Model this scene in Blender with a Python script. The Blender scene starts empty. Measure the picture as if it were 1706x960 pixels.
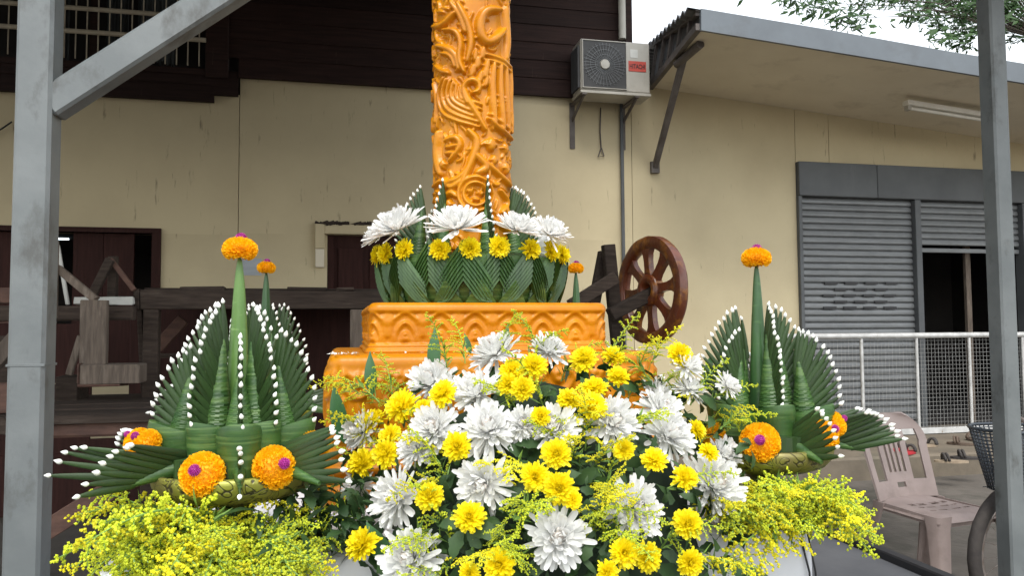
import bpy, bmesh, math, random
import numpy as np
from mathutils import Vector, Matrix, Euler, noise as mnoise

random.seed(7); RNG = np.random.RandomState(11)
PI = math.pi
scene = bpy.context.scene
COL = scene.collection

# ------------------------------------------------------------------ camera
FPX, CX, CY = 1290.0, 853.0, 480.0
YAW, PITCH, ROLL = math.radians(12.4), math.radians(3.02), 0.006
CAM = Vector((0.0, 0.0, 1.33))
_f0 = Vector((math.sin(YAW), math.cos(YAW), 0)); _r0 = Vector((math.cos(YAW), -math.sin(YAW), 0))
FWD = (_f0*math.cos(PITCH) + Vector((0, 0, math.sin(PITCH)))).normalized()
_u0 = _r0.cross(FWD).normalized()
RGT = _r0*math.cos(ROLL) - _u0*math.sin(ROLL)
UPV = _u0*math.cos(ROLL) + _r0*math.sin(ROLL)
cam_data = bpy.data.cameras.new('camera'); cam = bpy.data.objects.new('camera', cam_data)
COL.objects.link(cam); scene.camera = cam
cam.matrix_world = Matrix((( RGT.x, UPV.x, -FWD.x, CAM.x), (RGT.y, UPV.y, -FWD.y, CAM.y), (RGT.z, UPV.z, -FWD.z, CAM.z), (0, 0, 0, 1)))
cam_data.sensor_width = 36.0; cam_data.lens = 36.0*FPX/1706.0
cam_data.clip_start = 0.05; cam_data.clip_end = 600.0

# ------------------------------------------------------------------ sky, sun, exposure
world = bpy.data.worlds.new('World'); scene.world = world; world.use_nodes = True
nt = world.node_tree; nt.nodes.clear()
SUN_EL, SUN_AZ = math.radians(58), math.radians(190)      # azimuth from +Y, clockwise
sky = nt.nodes.new('ShaderNodeTexSky'); sky.sky_type = 'NISHITA'; sky.sun_disc = False
sky.sun_elevation = SUN_EL; sky.sun_rotation = SUN_AZ
sky.air_density = 1.6; sky.dust_density = 0.9; sky.ozone_density = 1.0
hsv = nt.nodes.new('ShaderNodeHueSaturation'); hsv.inputs['Saturation'].default_value = 0.22
bg = nt.nodes.new('ShaderNodeBackground'); bg.inputs['Strength'].default_value = 0.125
wo = nt.nodes.new('ShaderNodeOutputWorld')
nt.links.new(sky.outputs[0], hsv.inputs['Color']); nt.links.new(hsv.outputs[0], bg.inputs['Color']); nt.links.new(bg.outputs[0], wo.inputs[0])
sl = bpy.data.lights.new('sun', 'SUN'); sl.energy = 1.05; sl.angle = math.radians(28); sl.color = (1.0, 0.965, 0.91)
sun = bpy.data.objects.new('sun', sl); COL.objects.link(sun)
sd = Vector((math.sin(SUN_AZ)*math.cos(SUN_EL), math.cos(SUN_AZ)*math.cos(SUN_EL), math.sin(SUN_EL)))
sun.rotation_euler = (-sd).to_track_quat('-Z', 'Y').to_euler(); sun.location = (0, -6, 9)
scene.view_settings.view_transform = 'Standard'; scene.view_settings.look = 'None'
scene.view_settings.gamma = 1.0; scene.view_settings.exposure = 1.5
scene.render.engine = 'CYCLES'; scene.cycles.max_bounces = 7
scene.cycles.use_denoising = True

# ------------------------------------------------------------------ where things stand (measured off the photograph)
def ray(px, py): return (FWD + RGT*((px-CX)/FPX) - UPV*((py-CY)/FPX))
def atY(px, py, Y):
    d = ray(px, py); return CAM + d*((Y-CAM.y)/d.y)
def atZ(px, py, Z):
    d = ray(px, py); return CAM + d*((Z-CAM.z)/d.z)
def atD(px, py, D):
    return CAM + ray(px, py)*D

# ------------------------------------------------------------------ object helpers
W = {}
def tag(o, label, cat, group=None, kind=None):
    if label: o['label'] = label
    if cat: o['category'] = cat
    if group: o['group'] = group
    if kind: o['kind'] = kind
    return o
def thing(name, label, cat, loc, group=None):
    o = bpy.data.objects.new(name, None); o.empty_display_size = 0.1
    COL.objects.link(o); o.location = loc; W[o] = Vector(loc)
    return tag(o, label, cat, group)
def link_mesh(name, me, parent, M):
    o = bpy.data.objects.new(name, me); COL.objects.link(o)
    if parent is not None:
        o.parent = parent; M = Matrix.Translation(-W[parent]) @ M
    o.matrix_basis = M
    return o
class MB:
    def __init__(s): s.v = []; s.f = []; s.m = []
    def add(s, vs, fs, mi=0):
        n = len(s.v); s.v += [tuple(p) for p in vs]
        s.f += [tuple(i+n for i in f) for f in fs]; s.m += [mi]*len(fs); return s
    def box(s, c, size, R=None, ch=0.0, mi=0):
        hx, hy, hz = size[0]/2, size[1]/2, size[2]/2; c = Vector(c)
        if ch <= 0:
            vs = [Vector((x, y, z)) for x in (-hx, hx) for y in (-hy, hy) for z in (-hz, hz)]
            fs = [(0,1,3,2), (4,6,7,5), (0,4,5,1), (2,3,7,6), (0,2,6,4), (1,5,7,3)]
        else:
            bm = bmesh.new(); bmesh.ops.create_cube(bm, size=1.0)
            for v in bm.verts: v.co = Vector((v.co.x*2*hx, v.co.y*2*hy, v.co.z*2*hz))
            bmesh.ops.bevel(bm, geom=bm.edges[:], offset=min(ch, hx*.9, hy*.9, hz*.9), segments=1, affect='EDGES')
            bm.verts.index_update()
            vs = [v.co.copy() for v in bm.verts]; fs = [tuple(v.index for v in f.verts) for f in bm.faces]; bm.free()
        if R is not None: vs = [R @ v for v in vs]
        return s.add([v + c for v in vs], fs, mi)
    def span(s, lo, hi, ch=0.0, mi=0):
        lo, hi = Vector(lo), Vector(hi); d = hi-lo
        return s.box((lo+hi)/2, (abs(d.x), abs(d.y), abs(d.z)), None, ch, mi)
    def bar(s, p0, p1, w, t, up=(0, 1, 0), ch=0.0, mi=0):
        p0, p1 = Vector(p0), Vector(p1); z = (p1-p0); L = z.length; z.normalize()
        y = Vector(up); y = (y - z*y.dot(z)).normalized(); x = y.cross(z)
        R = Matrix((x, y, z)).transposed()
        return s.box((p0+p1)/2, (w, t, L), R, ch, mi)
    def tube(s, pts, rad, n=8, cap=True, mi=0, ref=None):
        pts = [Vector(p) for p in pts]; k = len(pts)
        if not hasattr(rad, '__len__'): rad = [rad]*k
        vs = []; prev = Vector(ref) if ref is not None else None
        for i, p in enumerate(pts):
            t = (pts[min(i+1, k-1)] - pts[max(i-1, 0)]).normalized()
            if prev is None: prev = t.orthogonal()
            a = (prev - t*prev.dot(t)); a = a.normalized() if a.length > 1e-6 else t.orthogonal().normalized(); prev = a
            b = t.cross(a)
            for j in range(n):
                q = 2*PI*j/n; vs.append(p + (a*math.cos(q) + b*math.sin(q))*rad[i])
        fs = [(i*n+j, i*n+(j+1) % n, (i+1)*n+(j+1) % n, (i+1)*n+j) for i in range(k-1) for j in range(n)]
        if cap: fs += [tuple(range(n-1, -1, -1)), tuple((k-1)*n+j for j in range(n))]
        return s.add(vs, fs, mi)
    def lathe(s, prof, c=(0, 0, 0), n=24, mi=0, R=None, cap=True):
        c = Vector(c); vs = []
        for (r, z) in prof:
            for j in range(n):
                q = 2*PI*j/n; p = Vector((r*math.cos(q), r*math.sin(q), z))
                vs.append((R @ p if R is not None else p) + c)
        k = len(prof)
        fs = [(i*n+j, i*n+(j+1) % n, (i+1)*n+(j+1) % n, (i+1)*n+j) for i in range(k-1) for j in range(n)]
        if cap:
            if prof[0][0] > 1e-5: fs.append(tuple(range(n-1, -1, -1)))
            if prof[-1][0] > 1e-5: fs.append(tuple((k-1)*n+j for j in range(n)))
        return s.add(vs, fs, mi)
    def mesh(s, name, mats, smooth=False, auto=None, shift=None):
        me = bpy.data.meshes.new(name)
        vs = s.v if shift is None else [(p[0]-shift.x, p[1]-shift.y, p[2]-shift.z) for p in s.v]
        me.from_pydata(vs, [], s.f)
        mats = mats if isinstance(mats, (list, tuple)) else [mats]
        for m in mats: me.materials.append(m)
        if len(mats) > 1: me.polygons.foreach_set('material_index', s.m)
        if smooth: me.polygons.foreach_set('use_smooth', [True]*len(me.polygons))
        me.update()
        if smooth and auto:
            me.set_sharp_from_angle(angle=math.radians(auto))
        return me
    def build(s, name, mats, parent=None, smooth=False, auto=None):
        a = np.array(s.v); lo, hi = a.min(0), a.max(0)
        c = Vector(((lo[0]+hi[0])/2, (lo[1]+hi[1])/2, (lo[2]+hi[2])/2))
        if parent is None: c.z = lo[2]
        me = s.mesh(name, mats, smooth, auto, c)
        o = link_mesh(name, me, parent, Matrix.Translation(c)); W[o] = c
        return o
def frame(z, x=None):
    z = Vector(z).normalized()
    x = Vector(x) if x is not None else z.orthogonal()
    x = (x - z*x.dot(z)); x = x.normalized() if x.length > 1e-6 else z.orthogonal().normalized()
    y = z.cross(x); return Matrix((x, y, z)).transposed()
def TRS(p, R, s):
    s = s if hasattr(s, '__len__') else (s, s, s)
    return Matrix.Translation(Vector(p)) @ R.to_4x4() @ Matrix.Diagonal((s[0], s[1], s[2], 1))

# ------------------------------------------------------------------ materials
def material(name, c1, c2=None, rough=0.6, scale=8.0, stretch=(1, 1, 1), detail=6.0, contrast=(0.35, 0.65), bump=0.0, bscale=None,
             bdist=0.01, rand=0.0, dirt=None, dscale=3.0, dcon=(0.55, 0.75), dstretch=(1, 1, 1), metal=0.0, spec=0.5, sss=0.0, sssr=(1, .4, .1),
             trans=0.0, coat=0.0, emit=None, estr=0.0, dmax=0.8, rvar=0.0):
    m = bpy.data.materials.new(name); m.use_nodes = True; t = m.node_tree; N = t.nodes; L = t.links
    b = N['Principled BSDF']; b.inputs['Roughness'].default_value = rough; b.inputs['Metallic'].default_value = metal
    b.inputs['Specular IOR Level'].default_value = spec
    if coat: b.inputs['Coat Weight'].default_value = coat; b.inputs['Coat Roughness'].default_value = 0.2
    if sss:
        b.inputs['Subsurface Weight'].default_value = sss; b.inputs['Subsurface Radius'].default_value = sssr; b.inputs['Subsurface Scale'].default_value = 0.006
    tc = N.new('ShaderNodeTexCoord')
    oi = N.new('ShaderNodeObjectInfo')
    off = N.new('ShaderNodeVectorMath'); off.operation = 'MULTIPLY_ADD'
    comb = N.new('ShaderNodeCombineXYZ')
    for k in range(3): L.new(oi.outputs['Random'], comb.inputs[k])
    L.new(comb.outputs[0], off.inputs[0]); off.inputs[1].default_value = (37, 53, 71); L.new(tc.outputs['Object'], off.inputs[2])
    def noise(sc, st, det=detail, ro=0.6):
        mp = N.new('ShaderNodeMapping'); mp.inputs['Scale'].default_value = st; L.new(off.outputs[0], mp.inputs[0])
        n = N.new('ShaderNodeTexNoise'); n.inputs['Scale'].default_value = sc; n.inputs['Detail'].default_value = det; n.inputs['Roughness'].default_value = ro
        L.new(mp.outputs[0], n.inputs[0]); return n
    col = None
    c2 = c2 or tuple(x*0.8 for x in c1)
    n1 = noise(scale, stretch)
    r = N.new('ShaderNodeMapRange'); r.inputs[1].default_value, r.inputs[2].default_value = contrast; L.new(n1.outputs[0], r.inputs[0])
    mx = N.new('ShaderNodeMix'); mx.data_type = 'RGBA'; mx.inputs[6].default_value = (*c1, 1); mx.inputs[7].default_value = (*c2, 1)
    L.new(r.outputs[0], mx.inputs[0]); col = mx.outputs[2]
    if dirt:
        n2 = noise(dscale, dstretch, 8.0, 0.65)
        r2 = N.new('ShaderNodeMapRange'); r2.inputs[1].default_value, r2.inputs[2].default_value = dcon; r2.inputs[4].default_value = dmax; L.new(n2.outputs[0], r2.inputs[0])
        m2 = N.new('ShaderNodeMix'); m2.data_type = 'RGBA'; L.new(r2.outputs[0], m2.inputs[0]); L.new(col, m2.inputs[6]); m2.inputs[7].default_value = (*dirt, 1)
        col = m2.outputs[2]
    if rand:
        h = N.new('ShaderNodeHueSaturation'); rr = N.new('ShaderNodeMapRange'); L.new(oi.outputs['Random'], rr.inputs[0])
        rr.inputs[3].default_value = 1-rand; rr.inputs[4].default_value = 1+rand
        L.new(rr.outputs[0], h.inputs['Value']); L.new(col, h.inputs['Color']); col = h.outputs[0]
    L.new(col, b.inputs['Base Color'])
    if rvar:
        r3 = N.new('ShaderNodeMapRange'); L.new(n1.outputs[0], r3.inputs[0]); r3.inputs[3].default_value = rough-rvar; r3.inputs[4].default_value = rough+rvar
        L.new(r3.outputs[0], b.inputs['Roughness'])
    if bump:
        nb = noise(bscale or scale, stretch, 6.0)
        bp = N.new('ShaderNodeBump'); bp.inputs['Strength'].default_value = bump; bp.inputs['Distance'].default_value = bdist
        L.new(nb.outputs[0], bp.inputs['Height']); L.new(bp.outputs[0], b.inputs['Normal'])
    if trans:
        tr = N.new('ShaderNodeBsdfTranslucent'); L.new(col, tr.inputs[0]); ms = N.new('ShaderNodeMixShader'); ms.inputs[0].default_value = trans
        L.new(b.outputs[0], ms.inputs[1]); L.new(tr.outputs[0], ms.inputs[2]); L.new(ms.outputs[0], N['Material Output'].inputs[0])
    if emit:
        b.inputs['Emission Color'].default_value = (*emit, 1); b.inputs['Emission Strength'].default_value = estr
    return m
M = {}
M['ground'] = material('ground', (.115, .100, .085), (.075, .065, .054), .9, 1.6, bump=.35, bscale=14, bdist=.02, dirt=(.035, .034, .024), dscale=1.1, dcon=(.5, .62))
M['slab'] = material('slab', (.165, .135, .098), (.105, .086, .063), .85, 3, bump=.25, bscale=18, dirt=(.10, .09, .065), dscale=2.2, dcon=(.52, .66))
M['plaster'] = material('plaster', (.55, .47, .30), (.475, .40, .252), .8, 1.1, bump=.06, bscale=30, dirt=(.12, .09, .06), dscale=13, dstretch=(1.7, 1, .2), dcon=(.63, .72), dmax=.7)
M['soffit'] = material('soffit', (.70, .635, .50), (.65, .585, .455), .8, 2.0, dirt=(.27, .21, .14), dscale=2.5, dcon=(.55, .8), dmax=.5)
M['board'] = material('board', (.030, .015, .012), (.018, .009, .0075), .75, 3, (1, 1, 14), bump=.25, bscale=5, rand=.22, dirt=(.16, .12, .085), dscale=9, dstretch=(5, 1, .5), dcon=(.66, .75), dmax=.5, spec=.2)
M['brown'] = material('brown', (.040, .014, .011), (.026, .009, .007), .75, 4, (12, 12, 1), bump=.15, rand=.12, spec=.2)
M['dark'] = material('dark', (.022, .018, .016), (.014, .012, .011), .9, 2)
M['curtain'] = material('curtain', (.13, .15, .15), (.07, .08, .085), .9, 6, (14, 1, .5))
M['grille'] = material('grille', (.52, .47, .36), (.38, .33, .25), .6, 12)
M['mesh_wire'] = material('mesh_wire', (.32, .32, .31), (.22, .22, .21), .5, 10)
M['timber_x'] = material('timber_x', (.062, .045, .035), (.032, .023, .018), .85, 6, (1, 9, 9), bump=.6, bscale=8, bdist=.006, rand=.3, dirt=(.13, .105, .085), dscale=4, dcon=(.58, .75), dstretch=(1, 6, 6), dmax=.6, spec=.25)
M['timber_z'] = material('timber_z', (.16, .125, .097), (.085, .065, .05), .85, 6, (9, 9, 1), bump=.6, bscale=8, bdist=.006, rand=.3, dirt=(.32, .27, .22), dscale=4, dcon=(.55, .75), dstretch=(6, 6, 1), dmax=.6)
M['reddish'] = material('reddish', (.115, .06, .042), (.07, .036, .027), .8, 5, (2, 6, 6), bump=.4, bscale=8, bdist=.005, rand=.25)
M['white_board'] = material('white_board', (.62, .62, .58), (.5, .5, .46), .7, 6)
M['steel'] = material('steel', (.148, .162, .163), (.112, .125, .127), .5, 6, bump=.1, bscale=30, dirt=(.055, .055, .05), dscale=9, dcon=(.55, .68), dmax=.75, dstretch=(1, 1, .55))
M['grey_paint'] = material('grey_paint', (.085, .092, .097), (.065, .07, .075), .55, 3, dirt=(.17, .17, .165), dscale=2.2, dcon=(.6, .8), dstretch=(3, 1, .5), dmax=.5)
M['shutter'] = material('shutter', (.17, .178, .182), (.135, .142, .146), .45, 4, (1, 1, 3), metal=.2, dirt=(.12, .12, .115), dscale=5, dcon=(.58, .75), rand=.06, dmax=.6)
M['rail'] = material('rail', (.55, .55, .54), (.40, .40, .39), .5, 10, metal=.2, dirt=(.2, .15, .1), dscale=14, dcon=(.62, .7))
M['roof_metal'] = material('roof_metal', (.125, .13, .14), (.09, .095, .10), .6, 3, dirt=(.06, .05, .045), dscale=4)
M['fascia'] = material('fascia', (.13, .15, .168), (.105, .12, .135), .5, 2, dirt=(.07, .07, .07), dscale=3, dcon=(.55, .8), dmax=.6)
M['rust'] = material('rust', (.13, .115, .105), (.085, .07, .062), .7, 8, bump=.2)
M['ac_white'] = material('ac_white', (.44, .42, .37), (.37, .35, .30), .5, 4, dirt=(.2, .17, .13), dscale=5, dcon=(.55, .8), dmax=.5)
M['ac_dark'] = material('ac_dark', (.045, .045, .045), (.03, .03, .03), .6, 8)
M['red'] = material('red', (.55, .075, .05), (.45, .06, .04), .5, 10)
M['ink'] = material('ink', (.03, .02, .02), None, .6, 10)
M['lamp_white'] = material('lamp_white', (.74, .72, .66), (.66, .64, .58), .4, 6)
M['glow'] = material('glow', (.8, .9, .95), None, .5, 6, emit=(.75, .9, 1), estr=1.3)
M['paper'] = material('paper', (.42, .45, .48), (.36, .39, .42), .8, 4, (1, 1, 9))
M['lacquer'] = material('lacquer', (.17, .038, .010), (.07, .016, .006), .34, 6, bump=.5, bscale=12, bdist=.02, dirt=(.50, .19, .012), dscale=6, dcon=(.52, .66), dmax=.7, coat=.4)
M['wax'] = material('wax', (.60, .232, .004), (.48, .17, .0025), .30, 9, bump=.12, bscale=26, bdist=.004, sss=.12, sssr=(1, .35, .08), dirt=(.72, .34, .03), dscale=10, dcon=(.60, .76), dmax=.4, spec=.36)
M['wax_base'] = material('wax_base', (.53, .197, .003), (.42, .142, .002), .34, 7, bump=.18, bscale=20, bdist=.004, sss=.12, sssr=(1, .35, .08), dirt=(.36, .11, .002), dscale=6, dcon=(.55, .75), dmax=.6, spec=.26)
M['leaf_roll'] = material('leaf_roll', (.028, .060, .012), (.014, .036, .009), .48, 30, (1, 1, .12), bump=.3, bscale=60, bdist=.001, rand=.25, dirt=(.060, .125, .035), dscale=14, dstretch=(1, 1, .15), dcon=(.56, .75))
M['leaf_wrap'] = material('leaf_wrap', (.042, .104, .018), (.020, .062, .013), .46, 9, (1, 1, 7), bump=.35, bscale=26, bdist=.002, rand=.18, dirt=(.13, .22, .06), dscale=20, dstretch=(.10, .10, 6), dcon=(.50, .60), dmax=.5)
M['leaf_cone'] = material('leaf_cone', (.105, .205, .045), (.065, .145, .032), .42, 14, (1, 1, .6), bump=.2, bscale=40, bdist=.001, dirt=(.22, .36, .12), dscale=20, dstretch=(1, 1, 4), dcon=(.58, .75), rand=.15)
M['leaf_cone_dark'] = material('leaf_cone_dark', (.036, .10, .026), (.022, .065, .02), .4, 14, (1, 1, .6), bump=.2, bscale=40, bdist=.001, dirt=(.10, .2, .06), dscale=20, dstretch=(1, 1, 4), dcon=(.58, .75))
M['collar_leaf'] = material('collar_leaf', (.042, .100, .020), (.024, .068, .015), .45, 30, (1, 1, .2), bump=.3, bscale=60, bdist=.001, rand=.2, dirt=(.085, .165, .045), dscale=14, dcon=(.56, .75))
M['bud'] = material('bud', (.83, .84, .80), (.76, .78, .70), .5, 20, rand=.06)
M['white_petal'] = material('white_petal', (.88, .88, .86), (.85, .85, .83), .6, 10, trans=.38, rand=.03)
M['white_heart'] = material('white_heart', (.88, .84, .78), (.86, .77, .70), .6, 30, trans=.35, rand=.05)
M['yellow_petal'] = material('yellow_petal', (.97, .86, .010), (.95, .78, .008), .55, 20, trans=.38, rand=.06)
M['yellow_heart'] = material('yellow_heart', (.92, .78, .012), (.86, .72, .02), .7, 60, trans=.3, rand=.1)
M['marigold'] = material('marigold', (1.0, .60, .003), (1.0, .52, .002), .6, 40, trans=.38, rand=.06)
M['purple'] = material('purple', (.36, .014, .22), (.22, .008, .15), .6, 40, rand=.1)
M['golden'] = material('golden', (.88, .80, .025), (.78, .74, .025), .7, 25, trans=.38, rand=.16)
M['lime'] = material('lime', (.72, .76, .04), (.56, .64, .035), .7, 25, trans=.38, rand=.14)
M['stem'] = material('stem', (.20, .33, .06), (.14, .25, .05), .6, 20, rand=.15)
M['foliage'] = material('foliage', (.034, .080, .017), (.016, .046, .011), .6, 8, bump=.2, bscale=30, bdist=.002, trans=.1)
M['broad'] = material('broad', (.04, .13, .035), (.025, .09, .03), .38, 12, (6, 6, 1), dirt=(.22, .32, .08), dscale=10, dstretch=(5, 5, .5), dcon=(.6, .75), trans=.12, dmax=.5)
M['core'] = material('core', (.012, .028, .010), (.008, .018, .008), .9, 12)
M['cloth'] = material('cloth', (.72, .73, .76), (.66, .67, .70), .55, 3, bump=.1, bscale=6, bdist=.01)
M['black'] = material('black', (.015, .015, .017), None, .5, 6)
M['deck'] = material('deck', (.085, .088, .095), (.06, .063, .07), .6, 5, bump=.15, bscale=20)
M['chair'] = material('chair', (.36, .285, .26), (.28, .22, .20), .6, 5, dirt=(.17, .13, .115), dscale=6, dcon=(.55, .75), dmax=.6)
M['rubber'] = material('rubber', (.035, .03, .028), (.05, .043, .038), .85, 20, bump=.4, bscale=50)
M['bike_metal'] = material('bike_metal', (.34, .30, .28), (.2, .15, .12), .45, 20, metal=.5)
M['bike_paint'] = material('bike_paint', (.045, .03, .04), (.03, .02, .03), .4, 10)
M['wire'] = material('wire', (.06, .07, .085), (.04, .05, .06), .5, 10)
M['slipper_brown'] = material('slipper_brown', (.12, .085, .06), (.08, .055, .04), .8, 14)
M['slipper_cream'] = material('slipper_cream', (.34, .27, .19), (.25, .19, .13), .8, 14)
M['red_cloth'] = material('red_cloth', (.42, .02, .03), (.3, .015, .02), .8, 14)
M['bark'] = material('bark', (.10, .08, .06), (.06, .05, .04), .9, 9, bump=.5)
M['tree_leaf'] = material('tree_leaf', (.055, .12, .03), (.03, .075, .02), .5, 3, trans=.3)
def brass_material():
    m = material('brass', (.30, .31, .045), (.20, .20, .035), .38, 5, metal=.35, dirt=(.17, .13, .065), dscale=4.0, dcon=(.48, .62), dmax=.75)
    t = m.node_tree; N = t.nodes; L = t.links; b = N['Principled BSDF']
    tc = N.new('ShaderNodeTexCoord'); n = N.new('ShaderNodeTexNoise'); n.inputs['Scale'].default_value = 22; n.inputs['Detail'].default_value = 1.0; n.inputs['Distortion'].default_value = 1.6
    L.new(tc.outputs['Object'], n.inputs[0])
    a = N.new('ShaderNodeMath'); a.operation = 'MULTIPLY'; a.inputs[1].default_value = 9; L.new(n.outputs[0], a.inputs[0])
    f = N.new('ShaderNodeMath'); f.operation = 'PINGPONG'; f.inputs[1].default_value = 1.0; L.new(a.outputs[0], f.inputs[0])
    r = N.new('ShaderNodeMapRange'); r.inputs[1].default_value = .05; r.inputs[2].default_value = .28; L.new(f.outputs[0], r.inputs[0])
    old = b.inputs['Base Color'].links[0].from_socket
    mx = N.new('ShaderNodeMix'); mx.data_type = 'RGBA'; mx.inputs[6].default_value = (.045, .04, .02, 1); L.new(r.outputs[0], mx.inputs[0]); L.new(old, mx.inputs[7])
    L.new(mx.outputs[2], b.inputs['Base Color'])
    bp = N.new('ShaderNodeBump'); bp.inputs['Strength'].default_value = .5; bp.inputs['Distance'].default_value = .003
    L.new(r.outputs[0], bp.inputs['Height']); L.new(bp.outputs[0], b.inputs['Normal'])
    return m
M['engraved'] = brass_material()
M['brass_plain'] = material('brass_plain', (.28, .27, .06), (.2, .19, .045), .4, 9, metal=.35, dirt=(.12, .09, .05), dscale=9, dcon=(.5, .7))

# ================================================================== SETTING
WY = 7.6                                                    # the wall plane
g = MB(); nG = 40
gx = np.linspace(-1, 1, nG); gx = np.sign(gx)*np.abs(gx)**2.2
for j in range(nG):
    for i in range(nG):
        x, y = gx[i]*150, 3+gx[j]*150
        z = 0.012*mnoise.noise(Vector((x*.9, y*.9, 0))) if abs(x) < 12 and -2 < y < 6.8 else 0
        g.v.append((x, y, z))
g.f = [(j*nG+i, j*nG+i+1, (j+1)*nG+i+1, (j+1)*nG+i) for j in range(nG-1) for i in range(nG-1)]; g.m = [0]*len(g.f)
tag(g.build('ground', M['ground'], smooth=True), None, None, kind='structure')
SLABZ = 0.2
s = MB().span((1.0, 5.95, -.1), (14, WY+.1, SLABZ), ch=.02)
tag(s.build('porch_slab', M['slab']), None, None, kind='structure')

def X(px, py=330, Y=WY): return atY(px, py, Y).x
def Z(px, py, Y=WY): return atY(px, py, Y).z

# ------------------------------------------------------------------ house: plaster below, dark boards above
house = thing('house', 'two storey house with cream plaster below and dark brown boards above', 'house', (-2.0, WY, 0))
xe = X(1048, 60)                                            # right end of the upper storey
xj = X(398, 280); xw1 = X(262, 450); xd0, xd1 = X(545, 450), X(690, 450); xpipe = X(1035, 300); xj2 = X(1053, 300)
zw1 = Z(200, 388); zd1 = Z(590, 392)
g = .003
def wall(x0, x1, z0, z1, nm='wall_panel', par=None, y0=WY, m='plaster'):
    return MB().span((x0, y0, z0), (x1, y0+.14, z1)).build(nm, M[m], par or house)
# upper storey cladding
zA, zB, zC = Z(358, 173), Z(398, 163), (Z(400, 132)+Z(950, 165))/2
xA1, xB1 = X(358, 165), X(398, 150); xwin = X(345, 80)
zsill = Z(330, 118)
wall(-9, xj-g, zw1, zA+.10); wall(-9, xw1, -.05, .95); wall(xw1, xj-g, -.05, zw1)
wall(xj+g, xd0, -.05, zd1); wall(xj+g, xj2-g, zd1, zC+.12); wall(xd1, xj2-g, -.05, zd1)
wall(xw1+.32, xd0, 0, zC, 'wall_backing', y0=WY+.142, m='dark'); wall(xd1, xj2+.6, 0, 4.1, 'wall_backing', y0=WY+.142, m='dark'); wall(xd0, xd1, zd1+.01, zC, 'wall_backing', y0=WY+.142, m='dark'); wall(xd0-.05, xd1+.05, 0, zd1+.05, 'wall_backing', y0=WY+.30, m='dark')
def plank(x0, x1, z0, z1, tilt=.012):
    b = MB(); w = (x1-x0)
    y0 = WY-.055
    vs = [(x0, y0-tilt, z0), (x1, y0-tilt, z0), (x1, y0, z1), (x0, y0, z1), (x0, y0+.028, z0), (x1, y0+.028, z0), (x1, y0+.028, z1), (x0, y0+.028, z1)]
    b.add(vs, [(0,1,2,3), (4,7,6,5), (0,4,5,1), (3,2,6,7), (0,3,7,4), (1,5,6,2)])
    return b.build('plank', M['board'], house)
ph = .185
zz = zC; k = 0
while zz < 5.6:
    plank(xB1+.002 if zz < zC+.01 else X(381, 60), xe-.09, zz, zz+ph+.012); zz += ph
plank(xA1, xB1, zB, zC+.01)
zz = zA
while zz < zsill-.02:
    plank(-9, xA1 if zz < zB else xB1-.003, zz, min(zz+.16, zsill)+.0); zz += .16
ztop = 5.6
MB().span((xwin, WY-.09, zsill-.08), (X(383, 60), WY-.02, ztop), ch=.006).build('window_post', M['board'], house)
MB().span((xe-.085, WY-.10, zC), (xe, WY+.25, ztop), ch=.006).build('corner_board', M['board'], house)
MB().tube([(X(1029, 30), WY-.13, Z(1029, 72)), (X(1029, 30), WY-.13, ztop)], .038, 12).build('rain_pipe', M['ac_white'], house, True, 40)
MB().tube([(xpipe, WY-.035, .1), (xpipe, WY-.035, Z(1033, 165))], .02, 8).build('conduit', M['grey_paint'], house, True, 40)
# upper window with its bars and curtains
win = MB().span((-9, WY-.075, zsill-.055), (xwin-.003, WY+.02, zsill)).build('window', M['board'], house)
W[win] = W[win]
for px in (160, -40): MB().span((X(px-6, 60), WY-.07, zsill+.003), (X(px+6, 60), WY, ztop)).build('mullion', M['board'], win)
for (py0, py1) in ((8, 32), (45, 73)):
    z = Z(345, py1 if py1 > 40 else 36)
    MB().tube([(-7, WY-.10, z), (X(346, 75), WY-.10, z)], .022, 8).build('grille_bar', M['grille'], win, True, 40)
px = 335
while px > -60:
    MB().tube([(X(px, 60), WY-.085, zsill+.02), (X(px, 60), WY-.085, ztop)], .006, 5).build('grille_rod', M['grille'], win, True)
    px -= 18.5
for (a, b_) in ((62, 105), (168, 206), (222, 285)):
    c = MB(); n = 26
    for i in range(n+1):
        x = X(a, 60)+(X(b_, 60)-X(a, 60))*i/n; y = WY+.16+.03*math.sin(i*1.7)
        c.v += [(x, y, zsill+.05+.1*random.random()), (x, y, ztop)]
    c.f = [(2*i, 2*i+2, 2*i+3, 2*i+1) for i in range(n)]; c.m = [0]*n
    c.build('curtain', M['curtain'], win, True)
# rooms behind the openings
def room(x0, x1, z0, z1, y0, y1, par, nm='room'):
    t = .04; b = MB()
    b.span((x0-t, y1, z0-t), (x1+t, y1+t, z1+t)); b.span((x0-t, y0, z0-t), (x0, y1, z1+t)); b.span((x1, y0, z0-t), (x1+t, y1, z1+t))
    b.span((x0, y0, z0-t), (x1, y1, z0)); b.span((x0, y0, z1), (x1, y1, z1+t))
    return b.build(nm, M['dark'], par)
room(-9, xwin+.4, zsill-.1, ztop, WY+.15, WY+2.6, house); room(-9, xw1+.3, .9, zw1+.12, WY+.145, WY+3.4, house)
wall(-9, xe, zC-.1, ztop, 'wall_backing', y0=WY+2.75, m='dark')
# big eaves over the boards (out of the picture, shades the front)
roof_h = MB(); roof_h.add([(-10, WY-1.5, 5.55), (xe+.25, WY-1.5, 5.55), (xe+.25, WY+3, 7.2), (-10, WY+3, 7.2), (-10, WY-1.5, 5.48), (xe+.25, WY-1.5, 5.48), (xe+.25, WY+3, 7.13), (-10, WY+3, 7.13)],
    [(0,1,2,3), (4,7,6,5), (0,4,5,1), (2,6,7,3), (1,5,6,2), (0,3,7,4)]); roof_h.build('roof', M['roof_metal'], house)
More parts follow.
